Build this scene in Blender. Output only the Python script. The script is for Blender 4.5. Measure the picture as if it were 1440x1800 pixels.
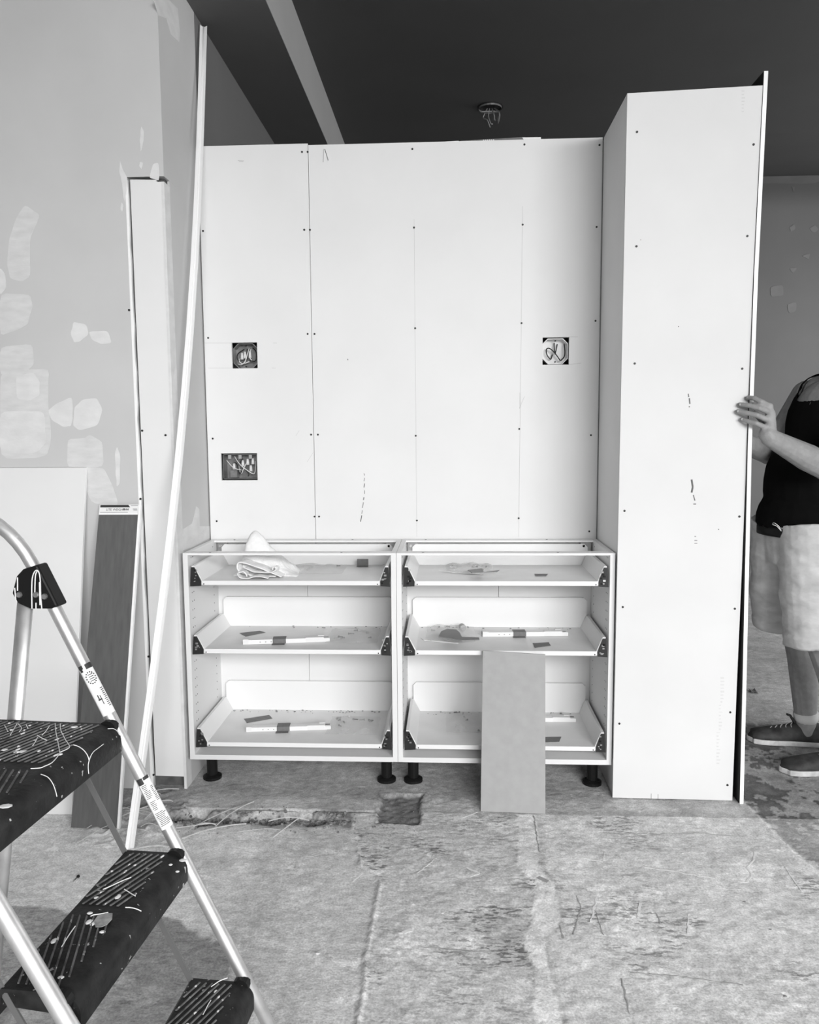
import bpy, bmesh, math, random
from mathutils import Vector, Matrix, noise
random.seed(7)
S = bpy.context.scene
for o in list(bpy.data.objects): bpy.data.objects.remove(o)
COL = S.collection
V = Vector

# ------------------------------------------------------------------ camera
CP = V((0.1895, -2.7597, 1.3056)); FPX = 1400.5
CR = Matrix(((0.99870951, -0.05072693, 0.00246827), (0.05020517, 0.99343763, 0.10276729), (-0.00766514, -0.10251075, 0.99470236)))
cam = bpy.data.cameras.new('camera'); camo = bpy.data.objects.new('camera', cam); COL.objects.link(camo)
rgt, fwd, upv = CR.col[0], CR.col[1], CR.col[2]
m = Matrix.Identity(4)
for i in range(3):
    m[i][0] = rgt[i]; m[i][1] = upv[i]; m[i][2] = -fwd[i]; m[i][3] = CP[i]
camo.matrix_world = m
cam.sensor_fit = 'HORIZONTAL'; cam.sensor_width = 36; cam.lens = 36*FPX/1440; cam.clip_start = .05
S.camera = camo

# ------------------------------------------------------------------ light
w = bpy.data.worlds.new('world'); S.world = w; w.use_nodes = True
w.node_tree.nodes['Background'].inputs[0].default_value = (.8, .8, .8, 1)
w.node_tree.nodes['Background'].inputs[1].default_value = .6
WX0, WX1, WZ0, WZ1, WY = -.2, 4.8, .25, 3.05, -5.2          # shop window behind the camera
al = bpy.data.lights.new('window_daylight', 'AREA'); al.shape = 'RECTANGLE'; al.size = 6.0; al.size_y = 3.2
al.energy = 1650; al.color = (1, 1, 1)
alo = bpy.data.objects.new('window_daylight', al); COL.objects.link(alo)
alo.location = (3.2, -7.6, 3.6)
alo.rotation_euler = (V((.4, 0, .9))-V(alo.location)).to_track_quat('-Z', 'Y').to_euler()
a2 = bpy.data.lights.new('far_fill_light', 'AREA'); a2.shape = 'RECTANGLE'; a2.size = 1.7; a2.size_y = 3.2; a2.energy = 70
a2o = bpy.data.objects.new('far_fill_light', a2); COL.objects.link(a2o); a2o.location = (4.84, 2.4, 1.75); a2o.rotation_euler = (0, math.radians(90), 0)  # added fill to brighten the far room, set before a solid wall
S.view_settings.view_transform = 'Standard'; S.view_settings.look = 'None'
S.view_settings.exposure = 0.0; S.view_settings.gamma = 1; S.view_settings.use_curve_mapping = False

# ------------------------------------------------------------------ helpers
def ray(u, v): return CR @ V(((u-720)/FPX, 1, (900-v)/FPX))
def at(u, v, axis, val):                       # point seen at photo pixel (u,v) on a known world plane
    d = ray(u, v); i = 'xyz'.index(axis); return CP + d*((val-CP[i])/d[i])
def pl(u, v, p0, n):
    d = ray(u, v); return CP + d*((p0-CP).dot(n)/d.dot(n))

ORG = {}
class MB:
    def __init__(s): s.v = []; s.f = []
    def add(s, vs, fs):
        b = len(s.v); s.v += [V(q) for q in vs]; s.f += [tuple(b+i for i in f) for f in fs]; return s
    def box(s, x0, x1, y0, y1, z0, z1):
        return s.add([(x, y, z) for x in (x0, x1) for y in (y0, y1) for z in (z0, z1)],
                     [(0,1,3,2), (4,6,7,5), (0,4,5,1), (2,3,7,6), (0,2,6,4), (1,5,7,3)])
    def hexa(s, a, b):                          # a,b: two matching quads
        return s.add(list(a)+list(b), [(3,2,1,0), (4,5,6,7), (0,1,5,4), (1,2,6,5), (2,3,7,6), (3,0,4,7)])
    def prism(s, poly, off):                    # poly: 3D points in a plane; off: vector
        n = len(poly); off = V(off); a = [V(q) for q in poly]
        s.add(a+[q+off for q in a], [tuple(range(n-1, -1, -1)), tuple(range(n, 2*n))]+[(i, (i+1) % n, n+(i+1) % n, n+i) for i in range(n)]); return s
    def tube(s, path, rad, n=10, cap=True, flat=None):
        P = [V(q) for q in path]; k = len(P); R = rad if isinstance(rad, (list, tuple)) else [rad]*k
        t0 = (P[1]-P[0]).normalized(); ref = flat if flat else (V((0,0,1)) if abs(t0.z) < .9 else V((1,0,0)))
        vs = []; u = None
        for i in range(k):
            t = (P[min(i+1, k-1)]-P[max(i-1, 0)]).normalized()
            u = (ref-t*ref.dot(t)).normalized() if u is None else (u-t*u.dot(t)).normalized()
            b = t.cross(u)
            ru, rb = R[i] if isinstance(R[i], (list, tuple)) else (R[i], R[i])
            vs += [P[i]+u*(ru*math.cos(2*math.pi*j/n))+b*(rb*math.sin(2*math.pi*j/n)) for j in range(n)]
        fs = [(i*n+j, i*n+(j+1) % n, (i+1)*n+(j+1) % n, (i+1)*n+j) for i in range(k-1) for j in range(n)]
        if cap: fs += [tuple(range(n-1, -1, -1)), tuple((k-1)*n+j for j in range(n))]
        return s.add(vs, fs)
    def ball(s, c, r, n=10, mm=7, rot=None):
        c = V(c); r = V(r) if hasattr(r, '__len__') else V((r, r, r)); vs = [(0,0,-1)]
        for i in range(1, mm):
            a = math.pi*i/mm-math.pi/2
            vs += [(math.cos(a)*math.cos(2*math.pi*j/n), math.cos(a)*math.sin(2*math.pi*j/n), math.sin(a)) for j in range(n)]
        vs.append((0,0,1)); e = len(vs)-1
        fs = [(0, 1+(j+1) % n, 1+j) for j in range(n)]+[(e, 1+(mm-2)*n+j, 1+(mm-2)*n+(j+1) % n) for j in range(n)]
        fs += [(1+i*n+j, 1+i*n+(j+1) % n, 1+(i+1)*n+(j+1) % n, 1+(i+1)*n+j) for i in range(mm-2) for j in range(n)]
        q = [V((x*r.x, y*r.y, z*r.z)) for x, y, z in vs]
        if rot: q = [rot @ a for a in q]
        return s.add([c+a for a in q], fs)
    def build(s, name, mat, parent=None, smooth=False, org=None, bevel=0):
        o0 = V(org) if org is not None else (ORG.get(parent.as_pointer(), V()) if parent else V())
        me = bpy.data.meshes.new(name); me.from_pydata([q-o0 for q in s.v], [], s.f); me.update()
        bm = bmesh.new(); bm.from_mesh(me); bmesh.ops.recalc_face_normals(bm, faces=bm.faces); bm.to_mesh(me); bm.free()
        if smooth:
            for f in me.polygons: f.use_smooth = True
        me.materials.append(mat); o = bpy.data.objects.new(name, me); COL.objects.link(o)
        if parent: o.parent = parent
        else: o.location = o0
        ORG[o.as_pointer()] = o0
        if bevel:
            b = o.modifiers.new('bevel', 'BEVEL'); b.width = bevel; b.segments = 2; b.limit_method = 'ANGLE'
        if smooth == 'auto':
            me.shade_flat()
        return o
def empty(name, loc):
    o = bpy.data.objects.new(name, None); COL.objects.link(o); o.location = loc; o.empty_display_size = .05; ORG[o.as_pointer()] = V(loc); return o
def tag(o, label, cat, group=None, kind=None):
    o['label'] = label; o['category'] = cat
    if group: o['group'] = group
    if kind: o['kind'] = kind
    return o
def struct(o, label=None):
    o['kind'] = 'structure'
    if label: o['label'] = label
    return o
def shared(proto, pos, parent, rot=None):       # copy of a small piece, sharing its mesh, placed at a world position
    c = proto.copy(); COL.objects.link(c); c.parent = parent; c.location = V(pos)-ORG.get(parent.as_pointer(), V()); return c

# ------------------------------------------------------------------ materials
MATS = {}
def mat(name, v, rough=.6, metal=0., var=0., scale=8., bump=0., bscale=60., spec=.4, stretch=(1,1,1), speck=0., sval=.8, sscale=40.):
    if name in MATS: return MATS[name]
    mt = bpy.data.materials.new(name); mt.use_nodes = True; nt = mt.node_tree; N = nt.nodes; L = nt.links
    b = N['Principled BSDF']; b.inputs['Roughness'].default_value = rough; b.inputs['Metallic'].default_value = metal
    b.inputs['Specular IOR Level'].default_value = spec; b.inputs['Base Color'].default_value = (v, v, v, 1)
    tc = N.new('ShaderNodeTexCoord'); mp = N.new('ShaderNodeMapping'); mp.inputs['Scale'].default_value = stretch
    L.new(tc.outputs['Object'], mp.inputs[0]); out = None
    if var:
        n = N.new('ShaderNodeTexNoise'); n.inputs['Scale'].default_value = scale; n.inputs['Detail'].default_value = 6; L.new(mp.outputs[0], n.inputs[0])
        r = N.new('ShaderNodeValToRGB'); r.color_ramp.elements[0].position = .3; r.color_ramp.elements[1].position = .7
        a, c = max(0, v*(1-var)), min(1, v*(1+var)); r.color_ramp.elements[0].color = (a,a,a,1); r.color_ramp.elements[1].color = (c,c,c,1)
        L.new(n.outputs[0], r.inputs[0]); out = r.outputs[0]
    if speck:
        n = N.new('ShaderNodeTexNoise'); n.inputs['Scale'].default_value = sscale; n.inputs['Detail'].default_value = 3; L.new(mp.outputs[0], n.inputs[0])
        r = N.new('ShaderNodeValToRGB'); r.color_ramp.elements[0].position = 1-speck; r.color_ramp.elements[1].position = 1-speck+.03
        r.color_ramp.elements[0].color = (0,0,0,1); r.color_ramp.elements[1].color = (1,1,1,1); L.new(n.outputs[0], r.inputs[0])
        x = N.new('ShaderNodeMix'); x.data_type = 'RGBA'; L.new(r.outputs[0], x.inputs[0])
        if out: L.new(out, x.inputs[6])
        else: x.inputs[6].default_value = (v,v,v,1)
        x.inputs[7].default_value = (sval,sval,sval,1); out = x.outputs[2]
    if out: L.new(out, b.inputs['Base Color'])
    if bump:
        n = N.new('ShaderNodeTexNoise'); n.inputs['Scale'].default_value = bscale; n.inputs['Detail'].default_value = 4; L.new(mp.outputs[0], n.inputs[0])
        bp = N.new('ShaderNodeBump'); bp.inputs['Strength'].default_value = bump; bp.inputs['Distance'].default_value = .004
        L.new(n.outputs[0], bp.inputs['Height']); L.new(bp.outputs[0], b.inputs['Normal'])
    MATS[name] = mt; return mt
M_DRY = mat('drywall_paper', .75, .8, var=.025, scale=3)
M_DRYEDGE = mat('gypsum_edge', .88, .9, var=.02, scale=60)
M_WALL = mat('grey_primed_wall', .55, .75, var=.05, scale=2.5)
M_WALLSHADE = mat('wall_shade_tone', .16, .7, var=.05, scale=2)  # wall grey with the shade behind the partition put into its colour
M_PUTTY = mat('joint_compound', .68, .8, var=.07, scale=14, bump=.15, bscale=80, stretch=(1,1,2))
M_PUTTY2 = mat('joint_compound_thin', .63, .8, var=.07, scale=18, bump=.12, bscale=90, stretch=(1,1,3))
M_CEIL = mat('charcoal_ceiling_paint', .075, .7, var=.06, scale=2)
M_FASCIA = mat('fascia_paint', .42, .7, var=.04, scale=2)
M_SCREW = mat('black_screw', .012, .5)
M_PENCIL = mat('pencil', .42, .8)
M_SCUFF = mat('scuff', .12, .8)
M_WHITE = mat('white_melamine', .73, .4, var=.015, scale=4)
M_WHITEM = mat('white_powder_metal', .77, .38)
M_DRAWFL = mat('drawer_floor', .74, .4, var=.05, scale=9, speck=.0)
M_BLACKP = mat('black_plastic', .008, .45, spec=.2)
M_MECH = mat('glide_black', .02, .35)
M_STEEL = mat('zinc_steel', .55, .35, metal=.9)
M_STEELDK = mat('dull_steel', .3, .45, metal=.6)
M_TAPE = mat('grey_tape', .16, .6, var=.12, scale=60)
M_MDF = mat('fibreboard', .34, .8, var=.05, scale=30)
M_DKPAPER = mat('grey_back_paper', .105, .8, var=.13, scale=25, stretch=(3,1,.4), speck=.25, sval=.22, sscale=20)
M_BEAD = mat('vinyl_bead', .86, .4)
M_WOODDK = mat('dark_stud_wood', .10, .8, var=.3, scale=30)
M_STUD = mat('stud_wood', .3, .8, var=.2, scale=20)
M_TOWEL = mat('white_cotton', .82, .95, var=.05, scale=60, bump=.5, bscale=220)
M_PLATE = mat('grey_plate', .2, .5)
M_ALU = mat('aluminium_tube', .66, .46, metal=.9, var=.12, scale=25, stretch=(1,1,1), speck=.27, sval=.85, sscale=22)
M_STEP = mat('black_step_plastic', .014, .5, spec=.22, var=.6, scale=35, speck=.31, sval=.4, sscale=75, bump=.2, bscale=120)
M_RIB = mat('worn_rib', .10, .6, var=.6, scale=50, speck=.38, sval=.6, sscale=60)
M_DRIP = mat('paint_white', .75, .6)
M_STICK = mat('sticker_white', .8, .5)
M_INK = mat('ink', .03, .6)
M_SKIN = mat('skin', .27, .55, var=.12, scale=40, bump=.25, bscale=150)
M_SHIRT = mat('black_shirt', .004, .95, spec=.08, speck=.235, sval=.45, sscale=32)
M_SHORTS = mat('khaki_cotton', .50, .9, var=.16, scale=16, bump=1., bscale=16, stretch=(1,1,1.8))
M_SHOE = mat('dark_shoe', .035, .7, var=.5, scale=30)
M_SOLE = mat('sole', .5, .7, var=.2, scale=40)
M_SOCK = mat('sock', .6, .95)
M_HAIR = mat('hair', .03, .7)
M_LACE = mat('lace', .35, .9)
M_RUB = mat('rubble', .2, .9, var=.5, scale=60)
M_STRAW = mat('splinter', .55, .8, var=.2, scale=40)
M_GALV = mat('galvanised_box', .22, .4, metal=.5, var=.2, scale=60)
M_BOXWH = mat('pale_box', .8, .5)
M_WIREW = mat('wire_white', .7, .5)
M_WIREB = mat('wire_black', .015, .5)
def film():
    mt = bpy.data.materials.new('clear_film'); mt.use_nodes = True; N = mt.node_tree.nodes; L = mt.node_tree.links
    b = N['Principled BSDF']; b.inputs['Base Color'].default_value = (.8,.8,.8,1); b.inputs['Roughness'].default_value = .15
    t = N.new('ShaderNodeBsdfTransparent'); x = N.new('ShaderNodeMixShader'); x.inputs[0].default_value = .32
    L.new(t.outputs[0], x.inputs[1]); L.new(b.outputs[0], x.inputs[2]); L.new(x.outputs[0], N['Material Output'].inputs[0]); return mt
M_FILM = film()

# ------------------------------------------------------------------ floor (relief grid with stain tones and some painted shade)
def fbm(x, y, s, o=4): return noise.fractal(V((x*s, y*s, 3.7)), 1., 2., o)
def sst(a, b, x): t = min(1, max(0, (x-a)/(b-a))); return t*t*(3-2*t)
def seg(px, py, a, b):
    ax, ay = a; bx, by = b; dx, dy = bx-ax, by-ay; t = max(0, min(1, ((px-ax)*dx+(py-ay)*dy)/(dx*dx+dy*dy)))
    return math.hypot(px-ax-t*dx, py-ay-t*dy)
def fpx(pts): return [tuple(at(480+u/1.5, 1371+v/1.5, 'z', 0)[:2]) for u, v in pts]
SLAB = fpx([(205,95), (218,165), (228,225), (265,245), (280,275), (268,330), (258,385), (240,470), (235,560), (222,640), (210,760)])
PLL = fpx([(640,70), (650,150), (640,230), (690,270), (685,340), (665,440), (690,520), (685,600), (700,640), (705,800)])
PLR = fpx([(690,70), (705,190), (700,230), (745,290), (757,390), (715,420), (720,480), (745,560), (765,640), (770,800)])
def xat(line, y):                               # x of a front-to-back polyline at depth y
    if y >= line[0][1]: return line[0][0]
    for (xa, ya), (xb, yb) in zip(line, line[1:]):
        if yb <= y <= ya: return xa+(xb-xa)*(ya-y)/max(1e-6, ya-yb)
    return line[-1][0]
def floor_ht(x, y):
    j = .015*fbm(x, y, 9); h = .0012*fbm(x, y, 14)+.0010*fbm(x+5, y, 60, 3)*(1.6 if x > -.03 else .8)
    if -.9 < x < .13 and -.4 < y < .12:
        tw = .05*sst(-.8, -.74, x)*(1-sst(-.30, -.12, x))      # broken channel in front of the cabinet
        d = abs(y+.205-.012*math.sin(x*14)-j)-tw*(.8+.6*fbm(x, y, 12))
        if tw > .004: h -= .026*(1-sst(-.010, .008, d))*(1+.5*fbm(x, y, 40))
        h -= .014*(1-sst(.002, .007, abs(y+.148+.25*j)))*(1-sst(-.1, -.05, x))*sst(-.8, -.76, x)
        hx = max(abs(x-.013)-.070, abs(y+.12)-.108)+.012*fbm(x, y, 22)
        h -= .014*(1-sst(-.004, .006, hx))+.004*(1-sst(-.004, .006, hx))*fbm(x, y, 45)
    if y < -.3:
        sd = x-xat(SLAB, y)+.004*fbm(x, y, 40)
        fd = 1-sst(-.45, -.3, y)
        h += fd*(.004*sst(-.004, .004, sd)+.004*(1-sst(.0, .010, abs(sd-.004))))
        h += fd*.002*sst(0, .004, x-xat(PLL, y)+.008*fbm(x, y, 30))
    if -1.0 < x < -.72 and -.5 < y < .08:       # torn adhesive by the wall end
        h += .012*max(0, fbm(x*1.5, y, 22))*(1-sst(.0, .16, math.hypot(x+.86, y+.2)-.12))
    return h
def floor_tone(x, y):
    n1 = fbm(x, y, 2.2); n2 = fbm(x+9, y, 7); n3 = fbm(x*.35, y*1.6+4, 18); n4 = fbm(x, y, 28)
    st = 0.
    sd = x-xat(SLAB, y)+.006*n4
    if sd > 0:                                  # rough slab right of the joint
        pl_ = x-xat(PLL, y)+.012*n4; pr_ = x-xat(PLR, y)+.008*n4
        t = .375+.03*n2+.02*n3-.05*sst(.0, .45, n1)*(pl_ < 0)
        if pl_ < 0: st = .45+.8*sst(-.3, .3, n1+.5*n2); t -= .01
        else: st = .25+.8*sst(-.1, .35, fbm(x+3, y, 3.3)); t += .03
        t += .06*sst(.2, .5, fbm(x+2, y+7, 6))
        if pl_ > 0 and pr_ < 0 and y < -.13: t = .47+.05*n4; st = .1
        if 0 < pr_ < .012 and y < -.13: t -= .06
        if sd < .012: t = .44
    else:
        t = .37+.05*n1+.03*n2; st = .2
        t += .11*sst(.0, .30, -x-.33+.15*n1)*(1 if y < -.3 else .4)
        t -= .05*sst(.1, .4, fbm(x+1, y, 5))*(1 if y > -.55 else .3)
    if y > -.15: t = .26+.06*n2+.04*n1+.03*n4; st = .1; t += .05*(1-sst(0, .06, abs(y+.09)))  # tone lowered here to paint in the shade under the cabinets
    if -1.9 < x < -.1 and y < -.6:             # darker, ragged-edged area below the ladder
        ed = -.73-.12*sst(-.65, -.40, x)-.5*sst(-.40, -.24, x)+.03*n2+.012*n4; k = sst(-.006, .006, ed-y)
        t = t*(1-k)+k*(.235+.03*n2+.03*n3); st = st*(1-k)+.45*k
    if -.85 < x < .13 and -.3 < y < .02:
        hx = max(abs(x-.013)-.070, abs(y+.12)-.108)+.012*fbm(x, y, 22)
        if hx < 0: t = .12+.04*n4
        elif hx < .012: t -= .07
        if -.78 < x < -.14: t -= .17*(1-sst(.0, .03, abs(y+.21)-.04+.02*n2))
    if -1.0 < x < -.72 and -.55 < y < .1: t -= .15*(1-sst(.06, .16, math.hypot((x+.86), (y+.17)*.7)))*(.7+n2)
    dd = (x-1.235)*.995+(y+.2)*.1               # dirtier floor right of a diagonal joint
    if dd > 0 and y < 1: t -= .03+.16*sst(.0, .12, n2+.6*n4); st = .2
    if abs(dd) < .006 and y < .2: t += .08
    if y > .7: t = .30+.05*n1+.05*n3; st = .4
    return max(.1, min(.88, t*1.8)), st
def axis(pts):
    r = []
    for a, b, st in pts:
        n = max(1, round((b-a)/st)); r += [a+(b-a)*i/n for i in range(n)]
    return r+[pts[-1][1]]
XS = axis([(-3.6, -1.5, .3), (-1.5, -.95, .015), (-.95, .15, .0055), (.15, 1.5, .0065), (1.5, 2.0, .0125), (2.0, 3.2, .05), (3.2, 5, .3)])
YS = axis([(-5, -1.7, .4), (-1.7, -1.25, .0125), (-1.25, -.35, .0065), (-.35, .05, .0055), (.05, .7, .0125), (.7, 4.7, .06)])
fme = bpy.data.meshes.new('floor'); nx, ny = len(XS), len(YS)
fme.from_pydata([(x, y, floor_ht(x, y) if -1.6 < x < 2 and -1.75 < y < .7 else 0) for y in YS for x in XS], [],
                [(j*nx+i, j*nx+i+1, (j+1)*nx+i+1, (j+1)*nx+i) for j in range(ny-1) for i in range(nx-1)])
ca = fme.color_attributes.new('tone', 'FLOAT_COLOR', 'POINT')
buf = []
for y in YS:
    for x in XS:
        t, g = floor_tone(x, y) if -2 < x < 3.3 and y > -1.8 else (.6, .2)
        buf += [t, g, 0, 1]
ca.data.foreach_set('color', buf)
for f in fme.polygons: f.use_smooth = True
floor = bpy.data.objects.new('floor', fme); COL.objects.link(floor); struct(floor, 'scraped bare concrete floor with old adhesive and patched channel')
mt = bpy.data.materials.new('scraped_concrete'); mt.use_nodes = True; N = mt.node_tree.nodes; L = mt.node_tree.links
b = N['Principled BSDF']; b.inputs['Roughness'].default_value = .75; b.inputs['Specular IOR Level'].default_value = .35
at_ = N.new('ShaderNodeVertexColor'); at_.layer_name = 'tone'
sep = N.new('ShaderNodeSeparateColor'); L.new(at_.outputs[0], sep.inputs[0])
tc = N.new('ShaderNodeTexCoord')
def nz(scale, detail, st=(1,1,1)):
    mp = N.new('ShaderNodeMapping'); mp.inputs['Scale'].default_value = st; L.new(tc.outputs['Object'], mp.inputs[0])
    n = N.new('ShaderNodeTexNoise'); n.inputs['Scale'].default_value = scale; n.inputs['Detail'].default_value = detail; n.inputs['Roughness'].default_value = .65; L.new(mp.outputs[0], n.inputs[0]); return n.outputs[0]
def mathn(op, a, c):
    n = N.new('ShaderNodeMath'); n.operation = op
    for i, q in enumerate((a, c)):
        if isinstance(q, (int, float)): n.inputs[i].default_value = q
        else: L.new(q, n.inputs[i])
    return n.outputs[0]
g1 = nz(38, 7); g2 = nz(11, 8, (1, 1.4, 1)); g3 = nz(170, 3); g4 = nz(60, 7, (.55, 1.7, 1)); g5 = nz(9, 7, (.8, 1.3, 1)); g6 = nz(7, 9, (1.3, .9, 1))
def ramp(src, p0, p1, a, c):
    r = N.new('ShaderNodeMapRange'); r.inputs[1].default_value = p0; r.inputs[2].default_value = p1; r.inputs[3].default_value = a; r.inputs[4].default_value = c; L.new(src, r.inputs[0]); return r.outputs[0]
f1 = ramp(g1, .3, .7, .76, 1.18); f2 = ramp(g2, .3, .66, .82, 1.10); f3 = ramp(g3, .3, .7, .70, 1.22)
streak = mathn('SUBTRACT', 1.0, mathn('MULTIPLY', mathn('MULTIPLY', ramp(g4, .50, .56, 0, 1), mathn('MULTIPLY', ramp(g5, .42, .54, 0, 1), sep.outputs[1])), .55))
pale = mathn('ADD', 1.0, mathn('MULTIPLY', ramp(g6, .60, .64, 0, 1), .22))
tot = mathn('MULTIPLY', mathn('MULTIPLY', mathn('MULTIPLY', mathn('MULTIPLY', mathn('MULTIPLY', sep.outputs[0], f1), f2), f3), streak), pale)
L.new(tot, b.inputs['Base Color'])
bp = N.new('ShaderNodeBump'); bp.inputs['Strength'].default_value = .7; bp.inputs['Distance'].default_value = .004
L.new(mathn('ADD', g1, mathn('MULTIPLY', g2, 1.2)), bp.inputs['Height']); L.new(bp.outputs[0], b.inputs['Normal'])
fme.materials.append(mt)

def fline(pts, wd, mt, name):
    q = spl0([V((x, y, 0)) for x, y in fpx(pts)]); b = MB()
    for a, c in zip(q, q[1:]):
        t = (c-a); t.z = 0; t.normalize(); n = V((-t.y, t.x, 0))*wd*.5*random.uniform(.4,1.3); za, zc = floor_ht(a.x, a.y), floor_ht(c.x, c.y)
        b.prism([a-n+V((0,0,za+.0003)), c-n+V((0,0,zc+.0003)), c+n+V((0,0,zc+.0003)), a+n+V((0,0,za+.0003))], (0,0,.0008))
    return b.build(name, mt, floor)
def spl0(P):
    out = []
    for a, c in zip(P, P[1:]):
        k = max(2, int((c-a).length/.012))
        out += [a.lerp(c, i/k)+V((random.uniform(-.002,.002), random.uniform(-.002,.002), 0)) for i in range(k)]
    return out+[P[-1]]
M_CRK = mat('pale_crack_fill', .72, .9); M_CRKD = mat('dark_crack', .33, .9)
for pts, wd in [([(1268,190),(1270,215),(1250,235),(1262,260),(1248,275),(1225,272)],.005), ([(815,210),(870,222),(873,195)],.004), ([(980,235),(1050,245),(1130,260),(1165,265)],.004), ([(855,312),(838,380)],.006), ([(968,330),(962,370)],.006), ([(1095,360),(1094,412)],.004), ([(210,270),(235,245)],.005), ([(430,210),(380,250)],.003), ([(1350,235),(1395,300)],.004), ([(500,100),(540,85)],.005), ([(510,235),(545,250),(520,258)],.010), ([(330,410),(365,400)],.010)]:
    fline(pts, wd, M_CRK, 'floor_crack')
for pts, wd in [([(688,95),(703,195),(720,196)],.004), ([(800,310),(812,340),(792,415)],.004), ([(850,350),(872,415)],.003), ([(918,530),(940,622)],.003), ([(1010,355),(1022,385)],.004), ([(860,140),(1000,143),(1120,140),(1240,150)],.002), ([(940,515),(1080,525),(1240,548)],.002), ([(400,445),(520,455),(680,462)],.002), ([(757,390),(765,425)],.004), ([(700,262),(725,275)],.012)]:
    fline(pts, wd, M_CRKD, 'floor_crack')

# ------------------------------------------------------------------ room shell
ZL, ZH, FY = 2.89, 3.15, 4.53
LW = struct(MB().box(-3.5, -.906, 0, .12, 0, ZL+.1).box(-.906, -.777, 0, .12, 2.168, ZL+.1).build('wall_left', M_WALL), 'grey primed wall with patches of joint compound')
struct(MB().box(-.87, -.7775, .055, .40, 0, ZL+.1).build('wall_left_return', M_WALL), 'return of the left wall beside the cabinets')
struct(MB().box(-.87, -.7775, .40, FY, 0, ZL+.1).build('wall_left_beyond', M_WALLSHADE), 'side wall seen above the new partition, coloured dark for the shade on it')
struct(MB().box(-3.6, -.487, -6, FY, ZL, ZL+.08).build('ceiling_soffit', mat('ceiling_paint_lit', .115, .7, var=.06, scale=2)), 'lowered dark ceiling on the left')  # same paint as the ceiling, lightened to stand for the nearer light
struct(MB().box(-.487, -.485, -6, FY, ZL, ZH+.1).build('trim_1', M_FASCIA), 'pale vertical fascia where the ceiling steps up')
struct(MB().hexa([(-.485,-6,ZH), (5,-6,ZH), (5,-6,ZH+.08), (-.485,-6,ZH+.08)], [(-.485,2.6,ZH), (5,2.6,ZH), (5,2.6,ZH+.08), (-.485,2.6,ZH+.08)])
       .hexa([(-.485,2.6,ZH), (5,2.6,ZH), (5,2.6,ZH+.08), (-.485,2.6,ZH+.08)], [(-.485,FY+.1,3.475), (5,FY+.1,3.475), (5,FY+.1,3.555), (-.485,FY+.1,3.555)]).build('ceiling', M_CEIL), 'charcoal painted ceiling')
M_FAR = mat('far_wall_grey', .17, .75, var=.06, scale=2)
WF = struct(MB().box(-3.6, 5, FY, FY+.1, 0, 3.6).build('wall_far', M_FAR), 'grey far wall with dabs of filler')
struct(MB().box(4.9, 5, -6, FY, 0, 3.6).build('wall_right', M_WALL), 'grey wall on the right')
struct(MB().box(-3.6, -3.5, -6, FY, 0, 3.6).build('wall_side', M_WALL), 'grey wall on the left side')
struct(MB().box(-3.6, WX0, WY-.1, WY, 0, 3.6).box(WX1, 5, WY-.1, WY, 0, 3.6).box(WX0, WX1, WY-.1, WY, 0, WZ0).box(WX0, WX1, WY-.1, WY, WZ1, 3.6).build('wall_rear', M_WALL), 'street wall with the shop window')
wf = MB()
for i in range(5):
    x = WX0+(WX1-WX0)*i/4; wf.box(x-.025, x+.025, WY-.09, WY-.03, WZ0, WZ1)
wf.box(WX0, WX1, WY-.09, WY-.03, WZ0, WZ0+.05).box(WX0, WX1, WY-.09, WY-.03, WZ1-.05, WZ1)
struct(wf.build('window_1', M_STEELDK), 'metal framed shop window')
wf = MB()
for y in (.78, 2.4, 4.02): wf.box(4.86, 4.9, y-.03, y+.03, .87, 2.63)
wf.box(4.86, 4.9, .75, 4.05, .86, .92).box(4.86, 4.9, .75, 4.05, 2.58, 2.64)
struct(wf.build('fill_light_frame', M_STEELDK), 'metal window frame added around the far-room fill light')  # added frame dressing the fill light, no opening behind it

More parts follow.
